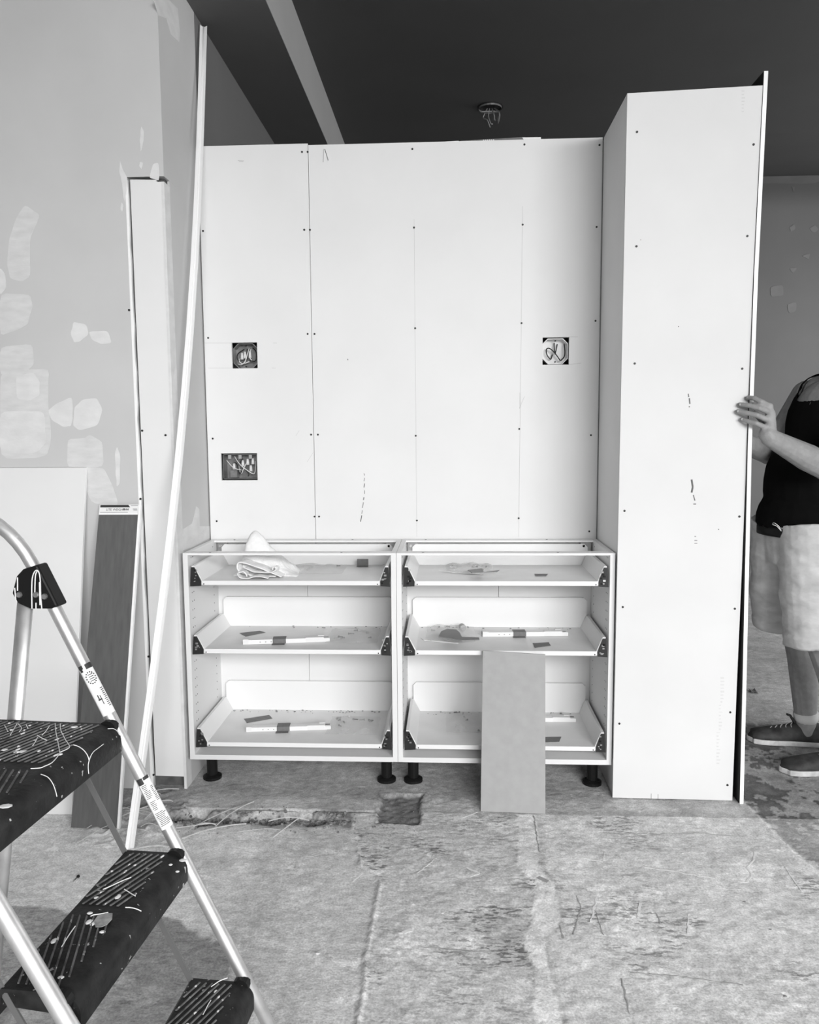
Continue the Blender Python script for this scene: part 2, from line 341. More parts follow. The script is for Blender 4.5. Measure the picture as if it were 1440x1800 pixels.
# putty patches on the left wall (thin skims, real thickness)
def blob(pts, yv, t=.0008, jit=.002, sub=5):
    q = [at(u, v, 'y', yv) for u, v in pts]; out = []
    for i in range(len(q)):
        a, c = q[i], q[(i+1) % len(q)]
        for k in range(sub):
            p = a.lerp(c, k/sub); p = p+V((random.uniform(-jit, jit), 0, random.uniform(-jit, jit))); out.append(p)
    sm = [(out[i-1]+out[i]*2+out[(i+1) % len(out)])/4 for i in range(len(out))]
    for p in sm: p.y = yv
    return sm, V((0, -t, 0))
def skim(pts, mt, parent, yv=0, t=.0008, jit=.002, sub=5):
    p, off = blob(pts, yv, t, jit, sub); return MB().prism(p, off).build('putty_patch', mt, parent)
for pts, mt, t in [
    ([(43,360),(71,378),(60,400),(52,425),(53,485),(40,495),(18,490),(12,465),(17,420),(28,385)], M_PUTTY2, .0008),
    ([(0,515),(53,518),(57,540),(48,570),(30,580),(0,590)], M_PUTTY2, .0008), ([(0,470),(8,480),(12,505),(0,520)], M_PUTTY, .0009),
    ([(0,610),(56,604),(60,640),(45,655),(0,660)], M_PUTTY2, .0008), ([(0,655),(30,650),(86,648),(84,700),(90,770),(84,800),(60,806),(0,806)], M_PUTTY2, .0010),
    ([(28,660),(60,655),(70,670),(70,695),(50,705),(30,700)], M_PUTTY, .0016), ([(0,725),(40,722),(78,724),(80,780),(60,798),(0,798)], M_PUTTY, .0016),
    ([(130,565),(152,571),(156,588),(140,600),(130,602),(124,585)], M_PUTTY, .0009), ([(156,583),(190,582),(197,603),(176,604),(162,598)], M_PUTTY, .0009),
    ([(98,710),(127,697),(128,725),(126,748),(112,751),(90,738),(84,722)], M_PUTTY, .0009), ([(131,716),(147,702),(170,700),(181,720),(172,748),(140,757),(128,748)], M_PUTTY, .0012),
    ([(119,772),(150,770),(158,764),(180,776),(182,822),(118,822)], M_PUTTY2, .0008), ([(140,822),(182,822),(196,850),(208,884),(200,890),(160,884)], M_PUTTY2, .0008),
    ([(205,785),(211,800),(210,850),(206,856),(203,830),(203,800)], M_PUTTY, .0009),
    ([(248,221),(253,232),(252,250),(248,268),(246,250),(247,235)], M_PUTTY, .0009), ([(246,285),(251,286),(249,298),(245,292)], M_PUTTY, .0009),
    ([(211,281),(217,300),(224,313),(222,335),(220,360),(217,345),(214,318),(210,305)], M_PUTTY, .0009), ([(263,312),(268,290),(279,286),(280,318)], M_PUTTY, .0009),
    ([(213,355),(217,360),(215,372),(212,368)], M_PUTTY, .0009)]:
    skim(pts, mt, LW, t=t)
p = [at(u, v, 'x', -.7775) for u, v in [(270,0),(297,0),(312,15),(316,55),(315,74),(300,60),(292,32),(278,27)]]
MB().prism(p, (.0008,0,0)).build('putty_patch', M_PUTTY, LW)
p = [at(u, v, 'x', -.7775) for u, v in [(345,890),(350,895),(351,925),(372,925),(372,944),(338,962),(320,968),(322,930),(338,920)]]
MB().prism(p, (.0008,0,0)).build('putty_patch', M_PUTTY, LW)
# recessed drywall strip closing the wall end
b = MB().box(-.905, -.785, .03, .055, .0, 2.17).build('backing_stud', M_WOODDK, LW)
sp = [V((-.8925,.0005,.05)), V((-.7865,.0005,.048)), V((-.7865,.0005,2.150)), V((-.804,.0005,2.150)), V((-.804,.0005,2.157)), V((-.8945,.0005,2.160))]
strip = MB().prism(sp, (0,.0125,0)).build('drywall_strip', M_DRY, LW)
edge = MB()
pts = [(-.9065+random.uniform(-.0015,.0035), z/40*2.16+.0) for z in range(41)]
for (xa, za), (xb, zb) in zip(pts, pts[1:]):
    edge.hexa([(-.912,-.0004,za), (xa+.003,-.0004,za), (xa+.003,.012,za), (-.912,.012,za)], [(-.912,-.0004,zb), (xb+.003,-.0004,zb), (xb+.003,.012,zb), (-.912,.012,zb)])
edge.build('torn_paper_edge', M_DRYEDGE, LW)
MB().box(-.7865, -.7768, -.001, .0555, .0, 2.15).build('corner_bead', M_PUTTY, LW)
proto_screw = MB().tube([(0,-.0012,0), (0,.0012,0)], .0038, 10).build('screw', M_SCREW, LW, org=(0,0,0)); proto_screw.location = at(227,545,'y',-.001)
for u, v in [(250,757),(291,765),(247,877),(261,1154),(270,1362)]: shared(proto_screw, at(u, v, 'y', -.001), LW)

# back partition: studs, plate, two drywall panels with box cut-outs
WB = MB().box(-.777, .775, .49, .50, .0, 2.38).build('wall_back', M_STUD); struct(WB, 'new stud partition faced with drywall')
for x in (-.76, -.347, .06, .466, .75): MB().box(x-.019, x+.019, .389, .489, .04, 2.34).build('stud', M_STUD, WB)
MB().box(-.777, .775, .389, .489, 2.342, 2.38).build('top_plate', M_STUD, WB); MB().box(-.777, .775, .389, .489, 0, .038).build('bottom_plate', M_STUD, WB)
HOLES = [(-.664,-.563,1.551,1.651), (-.721,-.575,1.111,1.218), (.547,.648,1.551,1.655)]
def panel(x0, x1, z0, z1, y0, y1, holes):
    xs = sorted({x0, x1}|{q for h in holes for q in h[:2]}); zs = sorted({z0, z1}|{q for h in holes for q in h[2:]})
    b = MB(); solid = lambda i, j: 0 <= i < len(xs)-1 and 0 <= j < len(zs)-1 and not any(h[0]-1e-6 <= (xs[i]+xs[i+1])/2 <= h[1] and h[2] <= (zs[j]+zs[j+1])/2 <= h[3] for h in holes)
    for i in range(len(xs)-1):
        for j in range(len(zs)-1):
            if not solid(i, j): continue
            a, c, d, e = xs[i], xs[i+1], zs[j], zs[j+1]
            b.add([(a,y0,d),(c,y0,d),(c,y0,e),(a,y0,e)], [(0,1,2,3)]); b.add([(a,y1,d),(c,y1,d),(c,y1,e),(a,y1,e)], [(3,2,1,0)])
            if not solid(i-1, j): b.add([(a,y0,d),(a,y0,e),(a,y1,e),(a,y1,d)], [(0,1,2,3)])
            if not solid(i+1, j): b.add([(c,y0,d),(c,y1,d),(c,y1,e),(c,y0,e)], [(0,1,2,3)])
            if not solid(i, j-1): b.add([(a,y0,d),(a,y1,d),(c,y1,d),(c,y0,d)], [(0,1,2,3)])
            if not solid(i, j+1): b.add([(a,y0,e),(c,y0,e),(c,y1,e),(a,y1,e)], [(0,1,2,3)])
    return b
panel(-.772, -.3475, .015, 2.392, .375, .3877, HOLES[:2]).build('drywall_panel', M_DRY, WB)
panel(-.3455, .7625, .015, 2.386, .375, .3877, HOLES[2:]).build('drywall_panel', M_DRY, WB)
for u, v in [(347,277),(531,267),(541,267),(725,262),(922,254),(1054,255),(357,406),(535,404),(545,404),(728,400),(919,395),(1049,399),(366,594),(541,587),(553,587),(730,577),(917,568),(1047,564),(374,771),(547,764),(559,764),(731,766),(913,754),(1039,765),(381,916),(553,908),(561,908),(733,915),(912,911),(1036,934)]:
    q = at(u, v, 'y', .3745); q.x = max(q.x, -.768); shared(proto_screw, q, WB)
def mark(pts, wd, mt, parent, yv, name='pencil_mark'):
    q = [at(u, v, 'y', yv) for u, v in pts]
    b = MB()
    for a, c in zip(q, q[1:]):
        t = (c-a).normalized(); n = V((-t.z, 0, t.x))*wd/2
        b.prism([a-n, c-n, c+n, a+n], (0,.0004,0))
    return b.build(name, mt, parent)
for pts, wd in [([(728,385),(733,944)],.0007), ([(919,362),(912,944)],.0007), ([(360,603),(407,603)],.0008), ([(366,647),(407,647)],.0008), ([(480,603),(487,603)],.0009), ([(478,647),(485,647)],.0009),
                ([(1000,592),(1016,592)],.0009), ([(1000,641),(1022,638)],.0009), ([(913,718),(922,697)],.0009), ([(914,690),(914,718)],.0009), ([(520,766),(526,757)],.0006), ([(540,812),(551,795)],.0006), ([(418,282),(429,283)],.0016), ([(420,284),(427,284)],.001)]:
    mark(pts, wd, M_PENCIL, WB, .3744)
for pts, wd in [([(569,262),(568,285)],.0012), ([(571,262),(577,282)],.0022), ([(640,832),(641,836)],.002), ([(641,840),(640,846)],.002), ([(641,850),(640,857)],.003), ([(641,862),(641,868)],.002), ([(640,874),(639,879)],.003), ([(639,883),(637,893)],.0022), ([(637,897),(636,903)],.002), ([(636,906),(634,917)],.003), ([(611,631),(612,633)],.003)]:
    mark(pts, wd, M_SCUFF, WB, .3743, 'scuff_mark')
# printed end tape showing over the top edge of the right panel
tp = MB().prism([V((.20,.3895,2.380)), V((.49,.3895,2.380)), V((.475,.3895,2.400)), V((.235,.3895,2.3925))], (0,.001,0)).build('end_tape', M_TAPE, WB)
MB().prism([V((.475,.3893,2.384)), V((.535,.3893,2.384)), V((.535,.3893,2.3975)), V((.465,.3893,2.3985))], (0,.0016,0)).build('torn_paper', M_DRYEDGE, WB)
MB().prism([V((.17,.3893,2.384)), V((.235,.3893,2.384)), V((.225,.3893,2.3925)), V((.175,.3893,2.391))], (0,.0016,0)).build('torn_paper', M_DRYEDGE, WB)
for k in range(6): MB().box(.318+k*.0075, .322+k*.0075, .3888, .3894, 2.388, 2.394).build('tape_print', M_DRIP, tp)

# column at the right, drywalled
WC = MB().box(.781, 1.16, -.0095, .375, 0, 2.37).build('wall_column', M_WOODDK); struct(WC, 'boxed column faced with drywall')
fp = MB().prism([V((.7625,-.023,.004)), at(1287.5,1407,'y',-.023), at(1295.7,1200,'y',-.023), at(1304.5,1000,'y',-.023), at(1313.5,780,'y',-.023), at(1325,480,'y',-.023), at(1341.5,150,'y',-.023), V((.7665,-.023,2.384))], (0,.0127,0)).build('front_panel', mat('drywall_front', .67, .8, var=.03, scale=3), WC)
MB().box(.767, .7797, -.009, .3745, .0, 2.385).build('side_panel', M_DRY, WC)
for u, v in [(1120,232),(1325,254),(1119,433),(1314,415),(1116,639),(1305,648),(1098,898),(1300,908),(1095,1067),(1292,1070),(1089,1272),(1284,1252),(1279,1380)]:
    shared(proto_screw, at(u, v, 'y', -.0235), WC)
for pts, wd in [([(1210,692),(1211,698)],.003), ([(1212,700),(1213,710)],.004), ([(1212,714),(1212,716)],.003), ([(1216,843),(1218,856),(1216,866)],.006), ([(1219,870),(1222,880)],.003), ([(1219,886),(1224,886)],.003), ([(1221,943),(1224,943)],.002), ([(1221,950),(1226,950)],.002), ([(1221,955),(1226,955)],.002), ([(1193,573),(1193,575)],.003), ([(1263,930),(1264,931)],.003), ([(1145,1395),(1145,1405)],.0012), ([(1157,1396),(1157,1405)],.0012), ([(1126,421),(1127,422)],.002)]:
    mark(pts, wd, M_SCUFF, WC, -.0236, 'scuff_mark')

for k in range(26):
    u, v = 1262-.0*k+(5 if k < 8 else (2 if k < 16 else -2)), 1192+k*6
    mark([(u, v), (u+random.uniform(3,7), v)], random.uniform(.002,.006), mat('faint_print', .6, .8), WC, -.0236, 'faint_print')
for k in range(7): mark([(1304, 160+k*6), (1304+random.uniform(3,6), 160+k*6)], .003, mat('faint_print', .6, .8), WC, -.0236, 'faint_print')
# far wall filler dabs
for pts in [[(1330,308),(1440,306),(1440,322),(1330,324)], [(1388,400),(1396,393),(1399,402),(1390,408)], [(1422,402),(1434,395),(1440,405),(1430,409)], [(1410,450),(1424,446),(1420,456)], [(1386,472),(1402,470),(1395,480)], [(1352,505),(1375,500),(1378,520),(1356,522)], [(1384,535),(1400,531),(1398,548),(1386,550)], [(1392,328),(1398,328),(1396,338)]]:
    MB().prism(blob(pts, FY, .003, .008, 4)[0], (0,-.003,0)).build('putty_patch', mat('far_putty', .21, .8, var=.1, scale=6), WF)

# ------------------------------------------------------------------ electrical boxes in the partition
def wire(path, r, mt, parent, name='wire'): 
    P = [V(q) for q in path]; out = []
    for i in range(len(P)-1):
        a, c = P[i], P[i+1]; p0 = P[i-1] if i else a; p3 = P[i+2] if i+2 < len(P) else c
        for k in range(5):
            t = k/5; out.append(.5*((2*a)+(c-p0)*t+(2*p0-5*a+4*c-p3)*t*t+(3*a-p0-3*c+p3)*t**3))
    out.append(P[-1]); return MB().tube(out, r, 6).build(name, mt, parent, True)
def octbox(cx, cz, label, mt, wires):
    e = empty('junction_box', (cx, .39, cz-.048)); tag(e, label, 'electrical box')
    R = .049; oc = [(cx+R*a, cz+R*c) for a, c in [(-.55,-1),(.55,-1),(1,-.55),(1,.6),(.6,1),(-.6,1),(-1,.6),(-1,-.55)]]
    MB().prism([V((x, .432, z)) for x, z in oc], (0,.002,0)).build('back_plate', mt, e)
    b = MB(); n = 8
    for i in range(n):
        (xa, za), (xb, zb) = oc[i], oc[(i+1) % n]; ia = (cx+(xa-cx)*.95, cz+(za-cz)*.95); ib = (cx+(xb-cx)*.95, cz+(zb-cz)*.95)
        b.hexa([(xa,.392,za), (xb,.392,zb), (ib[0],.392,ib[1]), (ia[0],.392,ia[1])], [(xa,.432,za), (xb,.432,zb), (ib[0],.432,ib[1]), (ia[0],.432,ia[1])])
    b.build('box_shell', mt, e)
    for s in ((0,-.04), (.0,.04)): MB().tube([(cx+s[0],.391,cz+s[1]), (cx+s[0],.4,cz+s[1])], .003, 8).build('screw', M_SCREW, e)
    return e
def L2(cx, cz, pts): return [(cx+a, y, cz+c) for a, y, c in pts]
a = octbox(-.6135, 1.6, 'metal junction box with coiled wires, upper left in the partition', M_GALV, 0)
cx, cz = -.6135, 1.6
for pts, r, mt in [([(.005,.43,.035),(.002,.40,.0),(-.005,.40,-.02),(-.02,.402,-.032),(-.035,.41,-.03)],.0022,M_WIREW), ([(-.03,.42,-.005),(-.028,.40,-.02),(-.015,.405,-.028),(.01,.41,-.02)],.0022,M_WIREW),
                   ([(-.015,.43,.03),(-.036,.41,.01),(-.034,.40,-.015),(-.015,.405,-.024),(-.002,.41,-.01),(.0,.42,.03)],.002,M_WIREB), ([(.02,.43,.035),(.038,.405,.02),(.04,.40,-.01),(.03,.405,-.02),(.01,.41,-.015)],.002,M_WIREB), ([(.015,.42,.03),(.012,.4,0),(.02,.405,-.015)],.002,M_WIREW)]:
    wire(L2(cx, cz, pts), r, mt, a)
for x, z in ((-.018,-.0), (-.006,.004), (.014,.006)): MB().tube([(cx+x,.405,cz+z-.012), (cx+x,.405,cz+z+.014)], [.0065,.004], 8).build('wire_connector', M_WIREW, a, True)
a = octbox(.5975, 1.603, 'pale junction box with crossed dark wires, right side of the partition', M_BOXWH, 0); cx, cz = .5975, 1.603
for pts, r in [([(.022,.405,-.035),(0,.4,-.006),(-.02,.4,.012),(-.032,.405,.01),(-.03,.41,-.01),(-.015,.412,-.028),(-.008,.42,-.01)],.0022), ([(.0,.425,.035),(-.002,.405,.01),(.002,.41,-.008)],.0022), ([(.012,.425,.03),(.006,.405,.012),(.002,.41,-.01)],.002), ([(.036,.41,.03),(.038,.4,0),(.036,.405,-.02),(.024,.41,-.034)],.0024)]:
    wire(L2(cx, cz, pts), r, M_WIREB, a)
e = empty('switch_box', (-.648,.39,1.112)); tag(e, 'wide metal switch box packed with wires, lower left in the partition', 'electrical box')
MB().box(-.716, -.58, .445, .447, 1.116, 1.213).build('back_plate', M_GALV, e)
b = MB().box(-.717,-.715,.391,.446,1.115,1.214).box(-.581,-.579,.391,.446,1.115,1.214).box(-.717,-.579,.391,.446,1.115,1.117).box(-.717,-.579,.391,.446,1.212,1.214); b.build('box_shell', M_GALV, e)
for k, x in enumerate((-.69, -.648, -.606)): MB().box(x-.006, x+.006, .392, .395, 1.196, 1.211).build('mounting_ear', M_STEEL, e)
cx, cz = -.648, 1.165
for pts, r, mt in [([(-.06,.41,.025),(-.03,.40,-.005),(.0,.41,-.015)],.0017,M_WIREW), ([(-.03,.42,.04),(-.005,.4,.01),(.02,.4,-.012),(.05,.41,-.03),(.055,.42,0),(.052,.43,.02)],.0019,M_WIREW), ([(.022,.42,.02),(.01,.4,-.01),(0,.41,-.028),(-.01,.42,-.02),(-.015,.43,.0)],.0018,M_WIREW),
                   ([(-.04,.43,.01),(-.02,.41,.012),(-.012,.405,-.015),(-.005,.41,-.028),(.004,.42,.0)],.0018,M_WIREB), ([(.01,.42,-.01),(.03,.405,-.03),(.026,.41,-.04)],.0018,M_WIREB), ([(.0,.43,.03),(-.012,.42,.01),(-.02,.42,.03)],.0018,M_WIREB)]:
    wire(L2(cx, cz, pts), r, mt, e)
for x, z in ((.006,.012), (.026,.018), (.047,.02), (.038,-.008), (-.03,-.0)): MB().tube([(cx+x,.41,cz+z-.012), (cx+x,.41,cz+z+.012)], [.007,.0045], 8).build('wire_connector', M_WIREW, e, True)
MB().box(cx-.045, cx-.018, .405, .44, cz-.045, cz-.015).build('switch_body', M_GALV, e)

# ceiling box with dangling leads
q = at(862, 188, 'z', ZH); e = empty('ceiling_light_box', q); tag(e, 'bare ceiling light box with dangling wire ends', 'ceiling box')
MB().tube([q+V((0,0,-.003)), q+V((0,0,.0))], .075, 20).build('opening', M_SCREW, e)
MB().tube([q+V((0,0,-.012)), q+V((0,0,-.003))], .066, 20, cap=False).build('rim', M_STEELDK, e)
MB().box(q.x-.05, q.x+.05, q.y-.008, q.y+.008, q.z-.03, q.z-.024).build('mounting_bar', M_STEELDK, e)
for k in range(4):
    x = -.04+k*.03; wire([q+V((x*.4,0,-.005)), q+V((x,.02-.02*k,-.05)), q+V((x*.7+.01,0,-.07-.02*(k % 2))), q+V((x*.5+.02,.01,-.11+.02*k))], .0035, M_STEELDK, e)

# ------------------------------------------------------------------ base cabinets
def drawer(cab, X0, X1, zf, zt, zs, zb, Yb=.345):
    xi0, xi1 = X0+.068, X1-.060
    d = MB().box(xi0-.018, xi1+.018, .002, Yb, zf, zt).build('drawer', M_DRAWFL, cab)
    MB().box(xi0, xi1, -.0005, .002, zf-.001, zt+.0005).build('front_lip', M_WHITEM, d)
    bw0, bw1 = X0+.041, X1-.037
    MB().prism([V((bw0,Yb,zt)), V((bw1,Yb,zt)), V((bw1,Yb,zb-.012)), V((bw1-.012,Yb,zb)), V((bw0+.012,Yb,zb)), V((bw0,Yb,zb-.012))], (0,.012,0)).build('drawer_back', M_WHITEM, d)
    for s in (-1, 1):
        out = X0+.030 if s < 0 else X1-.028; xin = xi0 if s < 0 else xi1
        tp = out-s*.010
        prof = lambda y: [V((out,y,zf-.004)), V((xin,y,zt)), V((tp-s*.004,y,zs-.006)), V((tp,y,zs)), V((out,y,zs))]
        MB().prism(prof(.004), (0,Yb-.006,0)).build('drawer_side', M_WHITEM, d)
        pf = [V((out+s*.006,-.001,zf-.006)), V((xin+s*.004,-.001,zf-.004)), V((xin+s*.003,-.001,zt-.002)), V((tp-s*.001,-.001,zs-.004)), V((out,-.001,zs-.004))]
        g = MB().prism(pf, (0,.0045,0)).build('glide_end', M_MECH, d)
        cx = (out+xin)/2
        for k in range(7):
            x = out-s*random.uniform(.006,.022); z = zf+random.uniform(.004, zs-zf-.012); r = random.uniform(.002,.0045)
            if (x-xin)*s < (z-zt)/(zs-zt)*.0: continue
            MB().box(x-r, x+r, -.0035, -.0005, z-r*.7, z+r*.7).build('glide_piece', random.choice([M_STEEL, M_STEELDK, M_BLACKP]), g)
        MB().tube([(xin-s*.006,-.002,zf+.003), (xin-s*.006,.001,zf+.003)], .0022, 8).build('catch', M_SCREW, d)
    return d
def cabinet(X0, X1, label):
    e = empty('base_cabinet', ((X0+X1)/2, 0, 0)); tag(e, label, 'cabinet', 'base cabinets without fronts')
    T = .018; Z0, Z1 = .114, .876
    for xa in (X0+.0005, X1-T-.0005):
        s = MB().box(xa, xa+T, 0, .37, Z0, Z1).build('side_panel', M_WHITE, e, bevel=.0008)
        inx = xa+T if xa < (X0+X1)/2 else xa; sg = 1 if xa < (X0+X1)/2 else -1; h = MB()
        for y in (.037, .055, .30):
            for k in range(23):
                z = .15+k*.032
                h.tube([(inx-sg*.001, y, z), (inx+sg*.0006, y, z)], .0024, 6)
        ho = h.build('shelf_pin_holes', M_SCREW, s); ho['kind'] = 'stuff'
    MB().box(X0+T, X1-T, 0, .36, Z0, Z0+T).build('bottom_panel', M_WHITE, e)
    xm = (X0+X1)/2
    for a, c in ((X0+T, xm-.0008), (xm+.0008, X1-T)): MB().box(a, c, .360, .364, Z0+T, Z1-.06).build('back_panel', M_WHITE, e)
    for y0, y1, nm in ((.0005,.047,'front_rail'), (.325,.371,'rear_rail')):
        r = MB().box(X0+T, X1-T, y0, y1, Z1-.008, Z1-.0005).build(nm, M_WHITEM, e)
        for k in (.1, .72): MB().tube([(X0+T+(X1-X0)*k, y0+.02, Z1-.001), (X0+T+(X1-X0)*k, y0+.02, Z1+.0003)], .004, 8).build('rail_hole', M_SCREW, r)
    for s in (0, 1):
        xa = X0+T+.004 if s == 0 else X1-T-.046
        br = MB().box(xa, xa+.042, .352, .358, .80, .872).build('hanging_bracket', M_STEELDK, e)
        MB().box(xa, xa+.042, .346, .352, .826, .832).build('bracket_bar', M_STEEL, br); MB().tube([(xa+.012,.345,.85), (xa+.012,.352,.85)], .005, 8).build('bracket_screw', M_STEEL, br)
    for x in (X0+.05, X1-.05):
        for y in (.10, .31):
            lg = MB().tube([(x,y,.014), (x,y,.114)], .020, 16).build('leg', M_BLACKP, e, False)
            MB().tube([(x,y,.0), (x,y,.010), (x,y,.016)], [.035,.035,.024], 18).build('foot', M_BLACKP, lg)
    drawer(e, X0, X1, .762, .776, .829, .858); drawer(e, X0, X1, .513, .527, .577, .645); drawer(e, X0, X1, .166, .180, .232, .299)
    return e
cabinet(-.762, 0, 'white base cabinet holding the bunched towel in its top drawer')
cabinet(0, .762, 'white base cabinet with the grey board leaning on its front')

# loose grey tape strips
def tape(pts, z, label):
    q = [at(u, v, 'z', z+.0006) for u, v in pts]; c = sum(q, V())/4; c.z = z+.0003; q2 = []
    for i in range(4):
        a, d = q[i], q[(i+1) % 4]
        for k in range(4): q2.append(a.lerp(d, k/4)+V((random.uniform(-.001,.001), random.uniform(-.001,.001), 0)))
    o = MB().prism([p+V((0,0,.0002)) for p in q2], (0,0,.0007)).build('tape_strip', M_TAPE, org=c); tag(o, label, 'tape', 'torn grey tape strips'); return o
tape([(421,1113),(457,1109),(467,1112),(432,1119)], .527, 'long torn grey tape strip in middle drawer of towel cabinet')
tape([(429,1264),(473,1257),(479,1263),(434,1271)], .18, 'long torn grey tape strip in bottom drawer of towel cabinet')
tape([(940,1009),(963,1009),(960,1013),(941,1013)], .776, 'short grey tape strip in right top drawer')
tape([(937,1131),(965,1129),(968,1135),(940,1139)], .527, 'grey tape strip in middle drawer behind top of leaning board')
tape([(955,1296),(987,1295),(983,1304),(955,1305)], .18, 'grey tape strip half hidden by leaning board in bottom drawer')
c = at(634,1002,'z',.776); c.y = .30
o = MB().box(c.x-.022, c.x+.022, c.y, c.y+.002, .777, .806).add([c+V((-.024,-.012,.0015)), c+V((.022,-.010,.0015)), c+V((.022,.001,.0035)), c+V((-.022,.001,.0035))], [(0,1,2,3)]).build('tape_strip', M_TAPE, org=c)
tag(o, 'folded grey tape piece standing at back of top drawer near divider', 'tape', 'torn grey tape strips')
# white rail bars
def railbar(u0, v0, u1, v1, z, label, tu):
    a, c = at(u0, v0, 'z', z), at(u1, v1, 'z', z); t = (c-a).normalized(); n = V((-t.y, t.x, 0)); Lh = (c-a).length
    e = empty('drawer_rail', (a+c)/2); tag(e, label, 'drawer rail', 'drawer side rails')
    def bx(s0, s1, n0, n1, z0, z1, nm, mt, par=None):
        P = lambda s, m_, zz: a+t*s+n*m_+V((0,0,zz+.0008))
        return MB().hexa([P(s0,n0,z0), P(s1,n0,z0), P(s1,n1,z0), P(s0,n1,z0)], [P(s0,n0,z1), P(s1,n0,z1), P(s1,n1,z1), P(s0,n1,z1)]).build(nm, mt, par or e)
    bx(.02, Lh*.72, -.012, .012, 0, .016, 'bar', M_WHITEM); bx(.02, Lh*.66, .013, .026, 0, .012, 'back_bar', M_WHITEM); bx(Lh*.72, Lh*.93, -.011, .014, 0, .018, 'sleeve', M_WHITE)
    f = bx(0, .02, -.014, .028, 0, .019, 'end_fitting', M_WHITE)
    for i in range(3):
        for j in range(2): bx(-.0006, .0002, -.008+i*.012, -.003+i*.012, .004+j*.007, .008+j*.007, 'fixing_hole', M_SCREW, f)
    bx(Lh*.86, Lh*.93, .010, .032, 0, .020, 'end_block', M_WHITE); k = bx(Lh*.93, Lh, -.010, .004, 0, .014, 'tip', M_WHITE); bx(Lh*.93, Lh*.985, .006, .016, .004, .013, 'catch', M_BLACKP)
    for s in (.06,.08,.10): bx(s, s+.004, -.0125, -.0118, .006, .009, 'slot', M_STEELDK)
    m0 = Lh*tu
    bx(m0, m0+.048, -.0135, .0275, .0002, .0168, 'tape_wrap', M_TAPE); bx(m0-.003, m0+.044, -.034, -.0135, 0, .0008, 'tape_end', M_TAPE)
railbar(428,1132,580,1127,.527,'white drawer rail with grey tape in middle drawer of towel cabinet',.34)
railbar(434,1285,582,1281,.18,'white drawer rail with grey tape in bottom drawer of towel cabinet',.36)
railbar(848,1118,998,1117,.527,'white drawer rail with grey tape above the leaning board',.36)
railbar(868,1266,1012,1268,.18,'white drawer rail mostly hidden behind the leaning board',.3)
# plastic bags of fittings
def bag(u0, v0, u1, v1, z, label, h=.015, bits=6, extra=None):
    a, c = at(u0, v0, 'z', z), at(u1, v1, 'z', z); x0, x1 = min(a.x, c.x), max(a.x, c.x); y0, y1 = min(a.y, c.y), max(a.y, c.y); y1 = min(y1, .338)
    e = empty('hardware_bag', ((x0+x1)/2, (y0+y1)/2, z)); tag(e, label, 'plastic bag', 'bags of fittings'); n = 14
    sd = random.uniform(0, 50); vs = []
    for j in range(n+1):
        for i in range(n+1):
            s, t = i/n, j/n; ed = min(1, 5*min(s, t, 1-s, 1-t)); k = noise.noise(V((s*5+sd, t*5, sd)))
            vs.append((x0+(x1-x0)*(s+.03*noise.noise(V((t*4, s*3, sd)))), y0+(y1-y0)*(t+.03*k), z+.0015+ed*h*(.55+.7*k)*(1 if ed > 0 else 0)+.0008*random.random()))
    MB().add(vs, [(j*(n+1)+i, j*(n+1)+i+1, (j+1)*(n+1)+i+1, (j+1)*(n+1)+i) for j in range(n) for i in range(n)]).build('film', M_FILM, e, True)
    for k in range(bits):
        x = random.uniform(x0+.02, x1-.02); y = random.uniform(y0+.008, y1-.006) if y1-y0 > .02 else (y0+y1)/2; an = random.uniform(0, 3.1); l = random.uniform(.006,.013)
        d = V((math.cos(an)*l, math.sin(an)*l*.4, 0))
        MB().tube([V((x,y,z+.005))-d, V((x,y,z+.005))+d*.7, V((x,y,z+.005))+d*.72, V((x,y,z+.005))+d], [.0022,.0022,.004,.004], 6).build('fitting', random.choice([M_STEEL, M_STEELDK, M_TAPE]), e)
    if extra: extra(e, x0, x1, y0, y1)
    return e
bag(522,992,600,1009,.776,'flat clear plastic bag beside the towel in top drawer',.012,3)
bag(585,1106,662,1131,.527,'clear bag of fittings right of the rail in middle drawer of towel cabinet',.018,8)
bag(585,1259,662,1292,.18,'clear bag of small screws in bottom drawer of towel cabinet',.012,10)
bag(785,990,868,1006,.776,'clear bag with fittings in right top drawer',.02,7)
bag(752,1097,836,1128,.527,'crumpled clear bag in right middle drawer behind grey plate',.028,6)
bag(785,1252,862,1288,.18,'clear bag in right bottom drawer left of the leaning board',.016,5)
def plate(pts, z, th, label, mt=M_PLATE, name='bracket_plate', cat='plate', group=None):
    q = [at(u, v, 'z', z) for u, v in pts]; c = sum(q, V())/len(q); c.z = z
    o = MB().prism([p+V((0,0,.0006)) for p in q], (0,0,th)).build(name, mt, org=c); tag(o, label, cat, group); return o
plate([(771,1120),(776,1111),(786,1107),(802,1108),(808,1113),(812,1121),(842,1122),(843,1126),(812,1127)], .5575, .003, 'dark grey shaped plate lying on bag in right middle drawer').location.z = .5575
plate([(740,1122),(806,1129),(806,1132),(745,1126)], .5275, .002, 'pale paper leaflet edge in right middle drawer', M_TOWEL, 'leaflet', 'leaflet')
plate([(772,1004),(850,1008),(848,1010),(800,1008)], .777, .0015, 'folded paper leaflet in right top drawer', M_TOWEL, 'leaflet', 'leaflet')
plate([(822,1003),(848,1000),(850,1007),(878,1003),(874,1006),(830,1008)], .797, .002, 'small grey plate on bag in right top drawer').location.z = .797
q = at(812,1104,'z',.54); o = MB().tube([V((q.x,.30,.5405)), V((q.x+.006,.272,.5405))], .012, 14).build('tape_roll', M_STEELDK, org=(q.x,.286,.5285)); tag(o, 'small rolled fitting pack at back of right middle drawer', 'roll')
